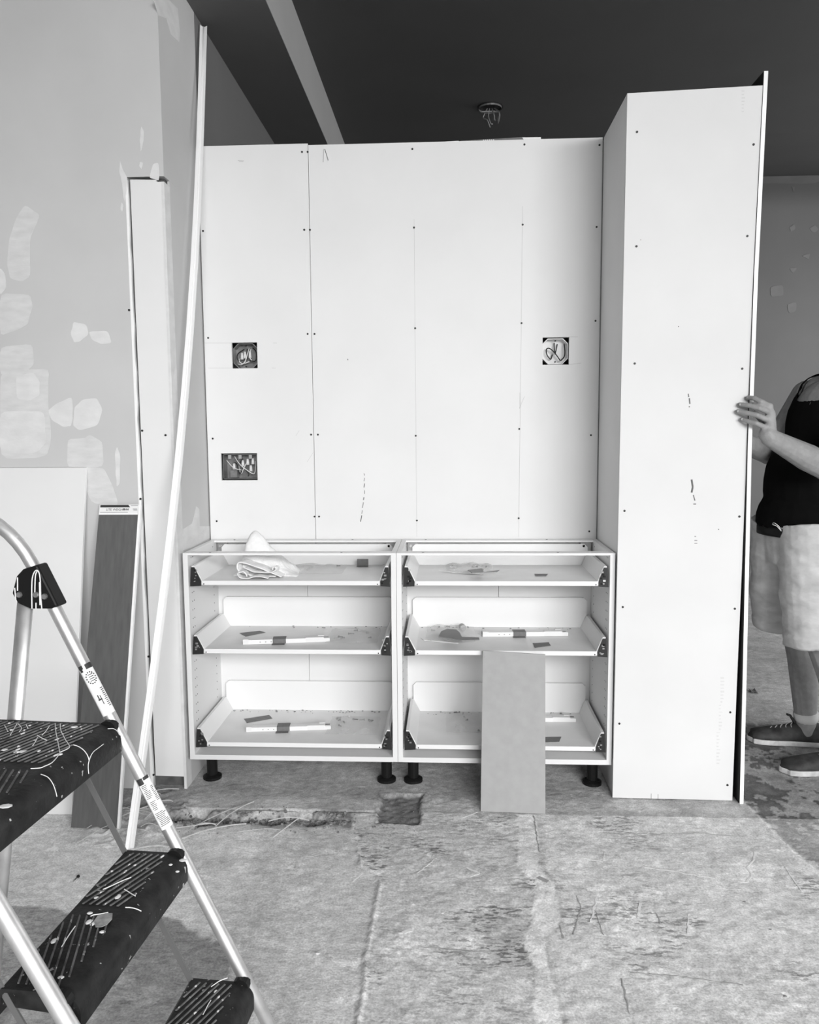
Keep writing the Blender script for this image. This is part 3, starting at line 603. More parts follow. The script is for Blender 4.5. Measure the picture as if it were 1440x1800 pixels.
# crumbs of debris in the lower drawers
cr = MB()
for X0 in (-.69, .07):
    for k in range(55):
        z = .181 if random.random() < .75 else .528; x = X0+random.random()*.62; y = random.choice([random.uniform(.02,.33), random.uniform(.29,.335)]); r = random.uniform(.001,.0035)
        if y > .015 and y < .3: y = random.uniform(.312,.338)
        cr.ball((x,y,z+r*.3), (r*1.6, r, r*.5), 5, 3)
tag(cr.build('debris_crumbs', mat('crumb', .2, .9), None, org=(0,.15,.181)), 'dark crumbs of debris scattered on the drawer bottoms', 'debris', kind='stuff')

# towel bunched in the top left drawer
def cloth(rows, closed=False): 
    n = len(rows[0]); b = MB(); b.add([p for r in rows for p in r], [(j*n+i, j*n+i+1, (j+1)*n+i+1, (j+1)*n+i) for j in range(len(rows)-1) for i in range(n-1)]); return b
tw = empty('towel', (-.51,.15,.7768)); tag(tw, 'white towel bunched up in the top drawer', 'towel')
def spl(P, k=8):
    P = [V(q) for q in P]; out = []
    for i in range(len(P)-1):
        a, c = P[i], P[i+1]; p0 = P[i-1] if i else a; p3 = P[i+2] if i+2 < len(P) else c
        for j in range(k):
            t = j/k; out.append(.5*((2*a)+(c-p0)*t+(2*p0-5*a+4*c-p3)*t*t+(3*a-p0-3*c+p3)*t**3))
    return out+[P[-1]]
rows = []                                                  # heap: ridge with wrinkles
n = 36
for j in range(n+1):
    r = []
    for i in range(n+1):
        s, t = i/n, j/n; x = -.605+.235*s+.012*noise.noise(V((s*4,t*4,2))); y = .085+.17*t+.010*noise.noise(V((s*4,t*4,9)))
        hh = .125*math.exp(-((s-.24)/.22)**2)*math.exp(-((t-.5)/.34)**2)+.07*math.exp(-((s-.55)/.30)**2)*math.exp(-((t-.5)/.36)**2)
        hh += .010*noise.noise(V((s*7+t*5, t*3, 5)))*min(1, hh*40)+.004*noise.noise(V((s*16, t*14, 5)))*min(1, hh*40)
        ed = min(1, 7*min(s, t, 1-s, 1-t)); r.append(V((x, y, .779+max(.0, hh)*ed)))
    rows.append(r)
o = cloth(rows).build('heap', M_TOWEL, tw, True); so = o.modifiers.new('th', 'SOLIDIFY'); so.thickness = .003
def ribbon(profile, y0, y1, taper=0.): 
    P = spl(profile, 6); rr = []
    for k in range(9):
        t = k/8; rr.append([V((p.x+taper*t+.003*noise.noise(V((t*3, i*.2, 1))), y0+(y1-y0)*t, p.z+.003*noise.noise(V((t*4, i*.25, 7))))) for i, p in enumerate(P)])
    return cloth(rr)
for nm, prof, y0, y1, tp in [('fold', [(-.42,0,.782),(-.46,0,.80),(-.52,0,.822),(-.572,0,.835),(-.582,0,.815),(-.57,0,.798),(-.53,0,.784),(-.48,0,.781),(-.44,0,.781)], .05, .12, .01),
                         ('fold', [(-.46,0,.780),(-.50,0,.787),(-.535,0,.779),(-.56,0,.782),(-.572,0,.796),(-.56,0,.806),(-.543,0,.802),(-.535,0,.790)], .018, .075, -.005),
                         ('rolled_corner', [(-.55,0,.812),(-.52,0,.800),(-.49,0,.797),(-.455,0,.797),(-.438,0,.806),(-.437,0,.815),(-.446,0,.818),(-.453,0,.811),(-.447,0,.806)], .045, .085, .004)]:
    o = ribbon(prof, y0, y1, tp).build(nm, M_TOWEL, tw, True); so = o.modifiers.new('th', 'SOLIDIFY'); so.thickness = .003

# grey fibreboard leaning on the right cabinet
bl, br_, tl, tr = V((.292,-.138,.002)), V((.512,-.145,.0)), V((.303,-.0235,.5345)), V((.521,-.0235,.522))
n = (br_-bl).cross(tl-bl).normalized()
o = MB().prism([bl, br_, tr, tl], -n*.012 if (-n).y > 0 else n*.012).build('fibreboard_panel', M_MDF, org=bl, bevel=.001); tag(o, 'narrow grey fibreboard panel leaning on the right cabinet', 'board')

# leaning drywall at the left
o = MB().prism([V((-2.3,-.21,.003)), V((-1.112,-.205,.0)), V((-1.091,-.014,1.182)), V((-2.3,-.014,1.182))], (0,.0125,.002)).build('drywall_sheet', M_DRY, org=(-1.7,-.2,0)); tag(o, 'pale drywall sheet leaning on the left wall behind the ladder', 'drywall sheet')
o2 = MB().prism([V((-1.1122,-.2056,.0)), V((-1.1112,-.2056,.0)), V((-1.0902,-.0146,1.182)), V((-1.0912,-.0146,1.182))], (0,.0135,.002)).build('cut_edge', M_DRYEDGE, o)
e = empty('drywall_offcut', (-.99,-.3,0)); tag(e, 'dark grey backed drywall offcut with printed end tape leaning on the left wall', 'drywall sheet')
A, B_, C_, D_ = V((-1.070,-.297,.002)), V((-.912,-.303,.0)), V((-.907,-.014,1.051)), V((-1.047,-.014,1.051))
nrm = (B_-A).cross(D_-A).normalized(); nrm = nrm if nrm.y > 0 else -nrm
MB().prism([A, B_, C_, D_], nrm*.0125).build('board', M_DKPAPER, e)
ex = V((.008,0,0)); MB().prism([B_, B_+ex, C_+ex, C_], nrm*.0125).build('gypsum_edge', M_DRYEDGE, e)
upd = (D_-A).normalized(); rx = (C_-D_).normalized()
lab = MB().prism([D_-upd*.032-nrm*.0006, C_-upd*.032-nrm*.0006, C_-nrm*.0006, D_-nrm*.0006], nrm*.0005).build('end_tape', M_STICK, e)
def onlab(s0, s1, t0, t1, mt=M_INK, name='print', sh=0):
    w_ = (C_-D_).length; P = lambda s, t: D_+rx*(s*w_)-upd*t-nrm*.0009
    MB().prism([P(s0, t1), P(s1+sh, t1), P(s1, t0), P(s0, t0)], nrm*.0004).build(name, mt, lab)
onlab(.02, .74, .001, .010, sh=.05); onlab(.0, 1., .031, .036, M_DRYEDGE)
onlab(.03, .74, .0265, .0275); [onlab(.60+k*.024, .614+k*.024, .0135+.001*(k % 2), .0205) for k in range(7)]; onlab(.86, .97, .015, .0165); onlab(.88, .98, .019, .0205); onlab(.8, .99, .003, .0045)
cu = bpy.data.curves.new('txt', 'FONT'); cu.body = 'LITE WEIGHT'; cu.size = .0115; cu.align_x = 'CENTER'; cu.extrude = .0001
to = bpy.data.objects.new('txt', cu); COL.objects.link(to); dg = bpy.context.evaluated_depsgraph_get(); me = bpy.data.meshes.new_from_object(to.evaluated_get(dg)); bpy.data.objects.remove(to)
cc = D_+rx*((C_-D_).length*.42)-upd*.0215-nrm*.0010; mm_ = Matrix((rx, upd, -nrm)).transposed().to_4x4(); mm_.translation = cc-ORG[e.as_pointer()]
me.transform(mm_); me.materials.append(M_INK); to = bpy.data.objects.new('lettering', me); COL.objects.link(to); to.parent = lab

# long corner bead standing in the corner, resting on the partition's top edge
a, c = V((-.815,-.435,.004)), V((-.762,.470,2.868)); t = (c-a).normalized()
leg1 = V((1,0,0)); leg1 = (leg1-t*leg1.dot(t)).normalized(); leg2 = leg1.cross(t).normalized(); leg2 = leg2 if leg2.y < 0 else -leg2
d1 = (leg1*.75+leg2*.35).normalized()*.017; d2 = (leg1*-.55+leg2*.7).normalized()*.017; a += V((.0,0,0)); th = leg2*-.0016
cb = empty('corner_bead_strip', a); tag(cb, 'long white vinyl corner bead leaning in the corner left of the cabinets', 'corner bead')
nseg = 12; bow = lambda k: V((.052*math.sin(math.pi*k/nseg), 0, 0))
P = [a.lerp(c, k/nseg)+bow(k) for k in range(nseg+1)]
for nm, dd in (('flange', d1), ('flange', d2)):
    b = MB()
    for p, q in zip(P, P[1:]): b.hexa([p, p+dd, p+dd+th, p+th], [q, q+dd, q+dd+th, q+th])
    b.build(nm, M_BEAD, cb)
MB().tube([p+leg2*.001 for p in P], .0035, 8).build('nose', M_BEAD, cb, True)

# drywall sheet the person holds against the column
lv = [(1300.5,1413,-.0465), (1305.7,1200,-.042), (1310,1000,-.036), (1315,780,-.031), (1326,480,-.0275), (1343.5,125,-.0255)]
pe_ = [at(u, v, 'y', y) for u, v, y in lv]; pe_[0].z = 0
def slab(x0, x1, y0, y1, name, mt, par, **k):
    b = MB()
    for p, q in zip(pe_, pe_[1:]): b.hexa([p+V((x0,y0,0)), p+V((x1,y0,0)), V((p.x+x1,y1,p.z)), V((p.x+x0,y1,p.z))], [q+V((x0,y0,0)), q+V((x1,y0,0)), V((q.x+x1,y1,q.z)), V((q.x+x0,y1,q.z))])
    return b.build(name, mt, par, **k)
hs = slab(0, .0127, 0, .50, 'drywall_sheet', M_DRY, None, org=(1.205,.2,0)); tag(hs, 'tall narrow drywall sheet held upright against the column by the person', 'drywall sheet')
slab(-.0008, 0, .0005, .499, 'backing_paper', mat('dark_backing', .03, .9), hs); slab(0, .0127, -.0006, 0, 'cut_edge', M_DRYEDGE, hs)

# ------------------------------------------------------------------ floor debris
rb = MB()
for k in range(900):
    if k < 780: x = random.uniform(-.77,-.16); y = -.205+.020*random.gauss(0,1)+.012*math.sin(x*14)-.02*math.exp(-((x+.68)/.07)**2)-.02*math.exp(-((x+.33)/.06)**2)
    else: x = random.uniform(-.9,.1); y = random.uniform(-.32,-.12)
    r = random.uniform(.002,.0065) if k < 780 else random.uniform(.001,.004)
    rb.ball((x, y, floor_ht(x, y)+r*.5), (r*random.uniform(.7,1.3), r*random.uniform(.7,1.3), r*random.uniform(.6,1)), 5, 4)
tag(rb.build('rubble', M_RUB, org=(-.5,-.2,0)), 'loose concrete crumbs along the broken channel in the floor', 'rubble', kind='stuff')
for k in range(22):
    x = random.uniform(-.98,-.74) if k < 14 else random.uniform(-.68,-.3); y = random.uniform(-.46,-.02) if k < 14 else random.uniform(-.32,-.2)
    an = random.uniform(-.4,1.2); l = random.uniform(.03,.11); d = V((math.cos(an), math.sin(an), 0))*l; p0 = V((x, y, .009)); h = random.uniform(.002,.012)
    o = MB().tube(spl([p0-d, p0+V((0,0,h))-d*.3, p0+V((random.uniform(-.01,.01),.008,h*.6))+d*.4, p0+d], 4), random.uniform(.0008,.0022), 5).build('wood_splinter', M_STRAW, org=p0)
    if k < 14: tag(o, 'thin pale splinter lying on the floor near the left wall end', 'splinter', 'splinters on the floor by the wall end')
    else: tag(o, 'pale splinter lying across the broken floor channel', 'splinter', 'splinters across the channel')
p0 = at(138,1540,'z',.003); p1 = at(128,1550,'z',.003)
o = MB().tube([p0, p0.lerp(p1,.12), p0.lerp(p1,.13), p1], [.005,.005,.0016,.0004], 7).build('drywall_screw', M_SCREW, org=p0); tag(o, 'dark screw lying on the floor behind the ladder', 'screw')
for k, (u, v) in enumerate([(935,1562),(1308,1586),(1354,1635),(1380,1752),(558,1676),(778,1605),(152,1480),(1200,1500)]):
    q = at(u, v, 'z', .004); r = random.uniform(.003,.005)
    o = MB().ball(q, (r*1.6, r, r*.7), 6, 4).build('floor_chip', M_RUB if k in (0,1,2,3) else M_STRAW, org=q); tag(o, ['dark chip on the pale strip of the floor', 'farthest of three dark chips on the right floor', 'middle one of three dark chips on the right floor', 'nearest of three dark chips on the right floor', 'pale chip on smooth floor left of the slab joint', 'pale chip on rough floor right of the slab joint', 'pale chip on the floor behind the ladder', 'pale chip on the floor in front of the column'][k], 'chip')
q = at(1328,1218,'z',.004); o = cloth([[q+V((a*.03-.015, t*.05, .004*math.sin(a*4+t*3)+.02*t*(a-.5)**2)) for a in (0,.2,.4,.6,.8,1)] for t in (0,.33,.66,1)]).build('paper_scrap', M_RUB, org=q); so = o.modifiers.new('th', 'SOLIDIFY'); so.thickness = .001; tag(o, 'curled dark scrap on the floor behind the tall sheet', 'scrap')
# ------------------------------------------------------------------ step ladder
LB = V((-.088,-1.343,0)); YW = -.073; TA = .514; LWD = .388; ZT = .747; RISE = .249; SPL = .037
F_ = V((math.cos(YW), math.sin(YW), 0)); W_ = V((-F_.y, F_.x, 0))
def rail(side, z, fo=0., wo=0.):                # side 0 = far tube, 1 = near tube; fo forward, wo inward
    return LB+W_*((SPL*z-wo) if side == 0 else (-LWD-SPL*z+wo))+F_*(fo-TA*z)+V((0,0,z))
ld = empty('step_ladder', LB-W_*.19-F_*.2); tag(ld, 'paint-splattered aluminium step ladder with black ribbed steps', 'ladder')
TR = .0127
def bend(side):
    s = [rail(side, z) for z in (.0, .3, .6, .9, 1.05)]; t = (s[-1]-s[-2]).normalized(); wv = -W_ if side == 0 else W_; r = .13
    c = s[-1]+wv*r
    for k in range(1, 9):
        a = math.pi/2*k/8; s.append(c-wv*r*math.cos(a)+t*r*math.sin(a))
    return s
pf, pn = bend(0), bend(1); frame = MB().tube(pf+pn[::-1], TR, 16).build('tube_frame', M_ALU, ld, True)
for s in (0, 1): MB().tube([rail(s, 0), rail(s, .05)], TR+.004, 14).build('rubber_foot', M_BLACKP, ld, True)
# rear legs, seen hanging from the hinge bracket
pn0 = rail(0, 1.)
ra, rb_ = pl(46,1045,pn0,W_), pl(27,1262,pn0,W_); dr = (rb_-ra)/(rb_.z-ra.z)
shift = {0: V(), 1: rail(1, .9)-rail(0, .9)}
for s in (0, 1):
    top = ra+shift[s]; bot = ra+dr*(0-ra.z)+shift[s]
    MB().tube([top, top.lerp(bot,.5), bot], [(.0165,.010)]*3, 12, flat=F_).build('rear_leg', M_ALU, ld, True)
    MB().tube([bot+(top-bot)*.0, bot+(top-bot)*.05], .015, 12).build('rubber_foot', M_BLACKP, ld, True)
    poly = [pl(u, v, pn0, W_)+shift[s] for u, v in [(49,998),(74,990),(111,1063),(98,1067),(62,1067),(41,1058),(30,1040),(38,1010)]]
    sg = 1 if s == 0 else -1
    br = MB().prism([p-W_*.018 for p in poly], W_*.036).build('hinge_bracket', M_BLACKP, ld, False, bevel=.004)
    for u, v in ((44,1042),(73,1042),(88,1045)):
        q = pl(u, v, pn0, W_)+shift[s]; MB().tube([q-W_*.0215, q-W_*.018], [.005,.0062], 10).build('rivet', M_STEEL, br)
    for pts in ([(66,1066),(66,1020),(70,1003),(76,1000),(80,1012),(81,1040),(83,1066)], [(71,1040),(72,1010),(75,1001)], [(36,1030),(38,1052)], [(41,1035),(41,1012)], [(79,1020),(80,1060)], [(73,1066),(73,1056)]):
        MB().tube(spl([pl(u, v, pn0, W_)+shift[s]-W_*.0185 for u, v in pts], 4), .0011, 5).build('paint_drip', M_DRIP, br)
# steps
def step(zz, d, label):
    wf_, wn = W_.dot(rail(0, zz, 0, .018)), W_.dot(rail(1, zz, 0, .018)); f0 = F_.dot(rail(0, zz)); n1, hh = 8, .042
    outp = [(-d-.004,-hh), (-d,-.006), (-d+.006,0), (-.010,0)]
    for k in range(1, n1+1):
        a = math.pi/2*k/n1; outp.append((-.010+.036*math.sin(a), -.030*(1-math.cos(a))))
    outp += [(.0255,-hh-.012)]
    inn = [(x*.94-.004 if x > -.02 else x+.005, y-.006 if y > -.02 else y) for x, y in outp]
    P = lambda f, w_, z: F_*(f0+f)+W_*w_+V((0,0,zz+z))
    b = MB(); k = len(outp); vs = []
    for w_ in (wn, wf_): vs += [P(x, w_, y) for x, y in outp]+[P(x, w_, y) for x, y in inn]
    fs = []
    for base in (0, 2*k): fs += [(base+i, base+i+1, base+k+i+1, base+k+i) for i in range(k-1)]
    fs += [(i, i+1, 2*k+i+1, 2*k+i) for i in range(k-1)]+[(k+i, k+i+1, 3*k+i+1, 3*k+i) for i in range(k-1)]+[(0, k, 3*k, 2*k), (k-1, 2*k-1, 4*k-1, 3*k-1)]
    b.add(vs, fs); st = b.build('step', M_STEP, ld); st['label'] = label; st.data.shade_smooth(); st.data.set_sharp_from_angle(angle=math.radians(32))
    for w_ in (wn+.004, wf_-.004):            # end webs
        MB().prism([P(x, w_, y-.005) for x, y in outp[2:-1]]+[P(.018, w_, -.038), P(-d+.006, w_, -.03)], W_*.003).build('end_web', M_STEP, st)
    for s, w0, w1 in ((0, wf_, W_.dot(rail(0, zz, 0, .004))), (1, wn, W_.dot(rail(1, zz, 0, .004)))):
        MB().tube([P(.0, w0-(.004 if s == 0 else -.004), -.010), P(.0, w1, -.010)], .0165, 16).build('collar', M_BLACKP, st)
    # chevron tread ribs
    mid = (wf_+wn)/2; half = (wf_-wn)/2-.012; sl = .36
    for sg in (1, -1):
        f = -d-sl*half
        while f < -.006:
            s0 = max(.016, (-d+.010-f)/sl); s1 = min(half, (-.010-f)/sl)
            if s1-s0 > .03:
                a, c = (f+sl*s0, mid+sg*s0), (f+sl*s1, mid+sg*s1); hw = .0017
                MB().hexa([P(a[0]-hw, a[1], .0004), P(a[0]+hw, a[1], .0004), P(c[0]+hw, c[1], .0004), P(c[0]-hw, c[1], .0004)],
                          [P(a[0]-hw*.6, a[1], .0026), P(a[0]+hw*.6, a[1], .0026), P(c[0]+hw*.6, c[1], .0026), P(c[0]-hw*.6, c[1], .0026)]).build('tread_rib', M_RIB, st)
            f += .0125
    for k in range(9):                        # paint runs and blobs
        f = random.uniform(-d+.01, -.01); w_ = random.uniform(wn+.05, wf_-.02)
        if k < 4:
            an = random.uniform(0, 6.3); l = random.uniform(.01,.035); q = [P(max(-d+.006, min(-.006, f+l*i*math.cos(an)*.4+random.uniform(-.004,.004))), w_+l*i*math.sin(an)*.6, .0028) for i in range(4)]
            MB().tube(spl(q, 3), .0009, 5).build('paint_drip', M_DRIP, st)
        else:
            r = random.uniform(.002,.0055); MB().ball(P(f, w_, .0014), (r, r*1.5, .0014), 7, 4).build('paint_blob', M_DRIP, st)
    for k in range(1):                        # runs over the nose
        w_ = random.uniform(wn+.08, wf_-.03); dw = random.uniform(-.02,.02); l = random.randint(4, 8)
        MB().tube([P(outp[3+i][0]+.0006, w_+dw*i/8, outp[3+i][1]+.0006) for i in range(l)], .0008, 5).build('paint_drip', M_DRIP, st)
    return st
step(ZT, .25, 'deep black top step streaked with white paint'); step(ZT-RISE, .102, 'black middle step'); step(ZT-2*RISE, .102, 'black bottom step')
zt_ = ZT+.0032; top_st = [o for o in ld.children if o.name.startswith('step')][0]
for pts in ([(97,1272),(98,1285),(101,1300),(105,1322)], [(106,1272),(107,1284),(115,1300),(119,1306),(122,1314),(106,1322)], [(105,1325),(92,1340),(78,1347),(70,1350),(54,1351)], [(30,1272),(24,1282),(18,1292)], [(32,1272),(38,1280),(34,1286)], [(87,1276),(80,1286),(74,1292)], [(66,1296),(62,1304),(58,1310)], [(8,1275),(14,1286)], [(46,1274),(49,1280)]):
    MB().tube(spl([at(u, v, 'z', zt_) for u, v in pts], 4), .0008, 5).build('paint_drip', M_DRIP, top_st)
for u, v, r in ((104,1326,.005), (30,1322,.005), (40,1321,.006), (8,1318,.005), (10,1417,.008), (130,1278,.006), (20,1283,.004)):
    MB().ball(at(u, v, 'z', ZT+.0016), (r*1.3, r, .0014), 8, 4).build('paint_blob', M_DRIP, top_st)
fpn = rail(0, ZT, .0262)
for pts in ([(72,1361),(84,1366),(92,1376),(97,1388),(100,1400)], [(156,1360),(155,1346),(158,1333),(164,1322),(174,1314),(182,1308)], [(190,1281),(200,1281),(207,1286),(210,1292)]):
    MB().tube(spl([pl(u, v, fpn, F_) for u, v in pts], 4), .0007, 5).build('paint_drip', M_DRIP, top_st)
mid_st = [o for o in ld.children if o.name.startswith('step')][1]
MB().prism([at(u, v, 'z', ZT-RISE+.0022) for u, v in [(165,1620),(172,1610),(185,1606),(198,1606),(197,1616),(188,1626),(178,1630),(168,1630)]], (0,0,.001)).build('putty_smear', mat('grey_smear', .3, .8, var=.4, scale=60), mid_st)
for u, v, r in ((322,1512,.006), (300,1520,.003), (158,1605,.004), (180,1638,.004), (170,1578,.004), (107,1718,.004), (312,1532,.003)):
    MB().ball(at(u, v, 'z', ZT-RISE+.0016), (r*1.3, r, .0014), 8, 4).build('paint_blob', M_DRIP, mid_st)
# flat brace bars behind the steps
for s in (0, 1):
    for z0, z1 in ((.20, ZT-.03),):
        a, c = rail(s, z0, -.100, .022), rail(s, z1, -.100, .022)
        MB().hexa([a-F_*.006-W_*.0015, a+F_*.006-W_*.0015, a+F_*.006+W_*.0015, a-F_*.006+W_*.0015], [c-F_*.006-W_*.0015, c+F_*.006-W_*.0015, c+F_*.006+W_*.0015, c-F_*.006+W_*.0015]).build('brace_bar', mat('grey_brace', .16, .5, metal=.5), ld)
# stickers on the far tube
def sticker(z0, z1, marks):
    t = (rail(0, 1)-rail(0, 0)).normalized(); c0 = rail(0, z0); Ls = (rail(0, z1)-c0).length
    n1 = (CP-c0); n1 = (n1-t*n1.dot(t)).normalized(); n2 = t.cross(n1)
    def patch(s0, s1, a0, a1, r):
        b = MB(); na = max(2, int(abs(a1-a0)/12)); vs = []
        for i in range(na+1):
            a = math.radians(a0+(a1-a0)*i/na)
            for s in (s0, s1): vs.append(c0+t*(Ls*(1-s))+(n1*math.cos(a)+n2*math.sin(a))*r)
        b.add(vs, [(2*i, 2*i+1, 2*i+3, 2*i+2) for i in range(na)]); return b
    st = patch(0, 1, -62, 75, TR+.0003).build('sticker', M_STICK, ld, True)
    for s0, s1, a0, a1 in marks: patch(s0, s1, a0, a1, TR+.0006).build('print', M_INK, st, True)
    return st, c0, t, n1, n2, Ls
z_of = lambda u, v: pl(u, v, rail(0, .9), W_).z
mk = [(.0,.07,-60,-20), (.02,.12,-55,-30), (.0,.10,0,70)]
for i in range(14):
    a = 2*math.pi*i/14; mk.append((.27+.11*math.sin(a)-.012, .27+.11*math.sin(a)+.012, 5+38*math.cos(a)-6, 5+38*math.cos(a)+6))
mk += [(.2+k*.04,.215+k*.04,-12,30) for k in range(4)]
mk += [(.60,.70,-20,-10), (.68,.71,-25,8), (.62,.80,-2,6)]
mk += [(.50+k*.035,.515+k*.035,25+random.uniform(0,8),60-random.uniform(0,10)) for k in range(11)]
sticker(z_of(191.7,1253), z_of(153,1168), mk)
mk = [(.0,.12,-58,-5), (.0,.06,0,60)]+[(.14+k*.03,.152+k*.03,-45+random.uniform(0,10),15-random.uniform(0,20)) for k in range(9)]+[(.2+k*.03,.212+k*.03,25,62-random.uniform(0,20)) for k in range(10)]+[(.46+k*.03,.472+k*.03,-40+random.uniform(0,10),20-random.uniform(0,20)) for k in range(6)]+[(.68+k*.03,.692+k*.03,-45+random.uniform(0,10),55-random.uniform(0,30)) for k in range(9)]
sticker(z_of(293,1447), z_of(254,1362), mk)
# ------------------------------------------------------------------ person holding the sheet
def fused(parts, vox, name, mt, parent, smooth=6, shrink=.5, disp=None):
    b = MB()
    for p in parts:
        if p[0] == 'c':                         # tapered limb a,ra -> b,rb
            a, ra_, c, rc = V(p[1]), p[2], V(p[3]), p[4]
            b.ball(a, ra_, 14, 9); b.ball(c, rc, 14, 9); b.tube([a, c], [ra_, rc], 14)
        elif p[0] == 'e': b.ball(p[1], p[2], 20, 13, p[3] if len(p) > 3 else None)
        elif p[0] == 't': b.tube(p[1], p[2], 24)
    me = bpy.data.meshes.new('tmp'); me.from_pydata(b.v, [], b.f); o = bpy.data.objects.new('tmp', me); COL.objects.link(o)
    r = o.modifiers.new('r', 'REMESH'); r.mode = 'VOXEL'; r.voxel_size = vox; r.use_smooth_shade = True
    s = o.modifiers.new('s', 'SMOOTH'); s.factor = shrink; s.iterations = smooth
    dg = bpy.context.evaluated_depsgraph_get(); m2 = bpy.data.meshes.new_from_object(o.evaluated_get(dg)); bpy.data.objects.remove(o)
    if disp:
        nn = [v.normal.copy() for v in m2.vertices]
        for v, q in zip(m2.vertices, nn): v.co += q*disp(v.co)
    o0 = ORG[parent.as_pointer()]; m2.transform(Matrix.Translation(-o0)); m2.name = name; m2.materials.clear(); m2.materials.append(mt)
    for f in m2.polygons: f.use_smooth = True
    o = bpy.data.objects.new(name, m2); COL.objects.link(o); o.parent = parent; ORG[o.as_pointer()] = o0; return o
pe = empty('person', (1.6,.38,0)); tag(pe, 'person in black sleeveless shirt and pale cargo shorts steadying the tall drywall sheet', 'person')
TC = V((1.545,.35,0)); tq = Matrix.Rotation(math.radians(14), 3, 'Z')      # torso faces left and slightly to the camera
def T(x, y, z): return TC+tq @ V((x, y, 0))+V((.24*max(0, z-.95),0,z))
shL, shR = T(.0,-.185,1.425), T(.0,.185,1.43)
elL, wrL = V((1.485,.05,1.165)), at(1357,770,'y',-.062); wrL.y = -.05
elR, wrR = V((1.47,.52,1.20)), V((1.262,.33,1.27))
hipL, hipR = T(-.03,-.085,.93), T(-.025,.09,.93); knL, knR = V((1.585,.235,.50)), V((1.60,.50,.50)); anL, anR = V((1.70,.235,.085)), V((1.655,.50,.085))
hc = T(.0,0,1.665)
fing = []                                       # left hand: back to the camera, fingers round the sheet edge
def finger(uv, ys, r0, r1):
    P = [at(u, v, 'y', y) for (u, v), y in zip(uv, ys)]; n = len(P)
    for i in range(n-1): fing.append(('c', P[i], r0+(r1-r0)*i/(n-1), P[i+1], r0+(r1-r0)*(i+1)/(n-1)))
    return P
FG = [finger([(1353,714),(1338,706),(1326,700),(1315,699)], [-.058,-.072,-.060,-.036], .0098, .0080),
      finger([(1357,726),(1335,717),(1318,713),(1301,711)], [-.058,-.074,-.060,-.036], .0100, .0080),
      finger([(1354,740),(1331,730),(1314,726),(1297,723)], [-.058,-.072,-.058,-.036], .0098, .0078),
      finger([(1347,752),(1329,744),(1317,741),(1304,737)], [-.057,-.068,-.056,-.036], .0092, .0072)]
mcp = [f[0] for f in FG]
palm = [('c', m_, .0118, wrL.lerp(m_, .25), .019) for m_ in mcp]+[('c', mcp[i].lerp(wrL,.12), .0115, mcp[i+1].lerp(wrL,.12), .0115) for i in range(3)]
thumb = [('c', wrL+V((-.005,.012,.01)), .016, V((1.245,.0,1.325)), .0135), ('c', V((1.245,.0,1.325)), .012, V((1.228,.03,1.355)), .0095)]
rh = []
for k in range(4):
    z = 1.31-.02*k; rh += [('c', V((1.245,.30,z-.005)), .011, V((1.226,.27,z+.01)), .0095), ('c', V((1.226,.27,z+.01)), .0095, V((1.224,.235,z+.015)), .0078)]
rh += [('c', wrR, .024, V((1.245,.30,1.285)), .024), ('c', V((1.245,.32,1.265)), .013, V((1.228,.30,1.235)), .010)]
fw = (elL-wrL)
body = [('c', shL, .062, elL, .046), ('c', elL, .045, elL.lerp(wrL,.35), .046), ('c', elL.lerp(wrL,.35), .046, wrL, .030), ('c', wrL, .030, wrL+V((-.01,0,.012)), .028)]
body += palm+fing+thumb
body += [('c', shR, .06, elR, .044), ('c', elR, .043, elR.lerp(wrR,.35), .044), ('c', elR.lerp(wrR,.35), .044, wrR, .028)]+rh
body += [('e', T(0,0,1.30), (.125,.185,.19), tq), ('e', T(-.01,0,1.08), (.13,.165,.2), tq), ('e', T(0,0,.95), (.125,.17,.13), tq), ('c', T(-.0,-.10,1.43), .075, T(0,.10,1.43), .075), ('c', T(0,0,1.42), .07, T(-.03,0,1.56), .056)]
body += [('e', hc, (.098,.076,.118), tq), ('e', hc+tq @ V((-.035,0,-.06)), (.06,.058,.06), tq), ('c', hc+tq @ V((-.095,0,.01)), .010, hc+tq @ V((-.112,0,-.02)), .015)]
body += [('e', hc+tq @ V((.0,s*.078,-.01)), (.02,.012,.033), tq) for s in (-1, 1)]+[('e', hc+tq @ V((-.094,0,-.066)), (.014,.026,.011), tq)]
for h, k, a in ((hipL, knL, anL), (hipR, knR, anR)):
    body += [('c', h, .095, k, .062), ('c', k, .060, k.lerp(a,.3)+V((.015,0,0)), .062), ('c', k.lerp(a,.3)+V((.015,0,0)), .062, a, .040), ('c', a, .04, a+V((0,0,-.03)), .04)]
fused(body, .0034, 'body', M_SKIN, pe, 2, .4)
for s in (-1, 1):
    eo = MB().ball(hc+tq @ V((-.082, s*.031, .005)), (.011,.013,.011), 10, 7).build('eye', M_STICK, pe, True); MB().ball(hc+tq @ V((-.0905, s*.031, .005)), (.004,.005,.005), 8, 5).build('iris', M_INK, eo, True)
fused([('e', hc+tq @ V((.018,0,.028)), (.097,.083,.104), tq)], .006, 'hair', M_HAIR, pe, 4)
# finger nails
for f in FG:
    d = (f[3]-f[2]).normalized(); c = f[3]+V((-.001,-.0082,.0)); MB().ball(c, (.0055,.0012,.0042), 8, 5).build('finger_nail', mat('nail', .34, .5), pe, True)
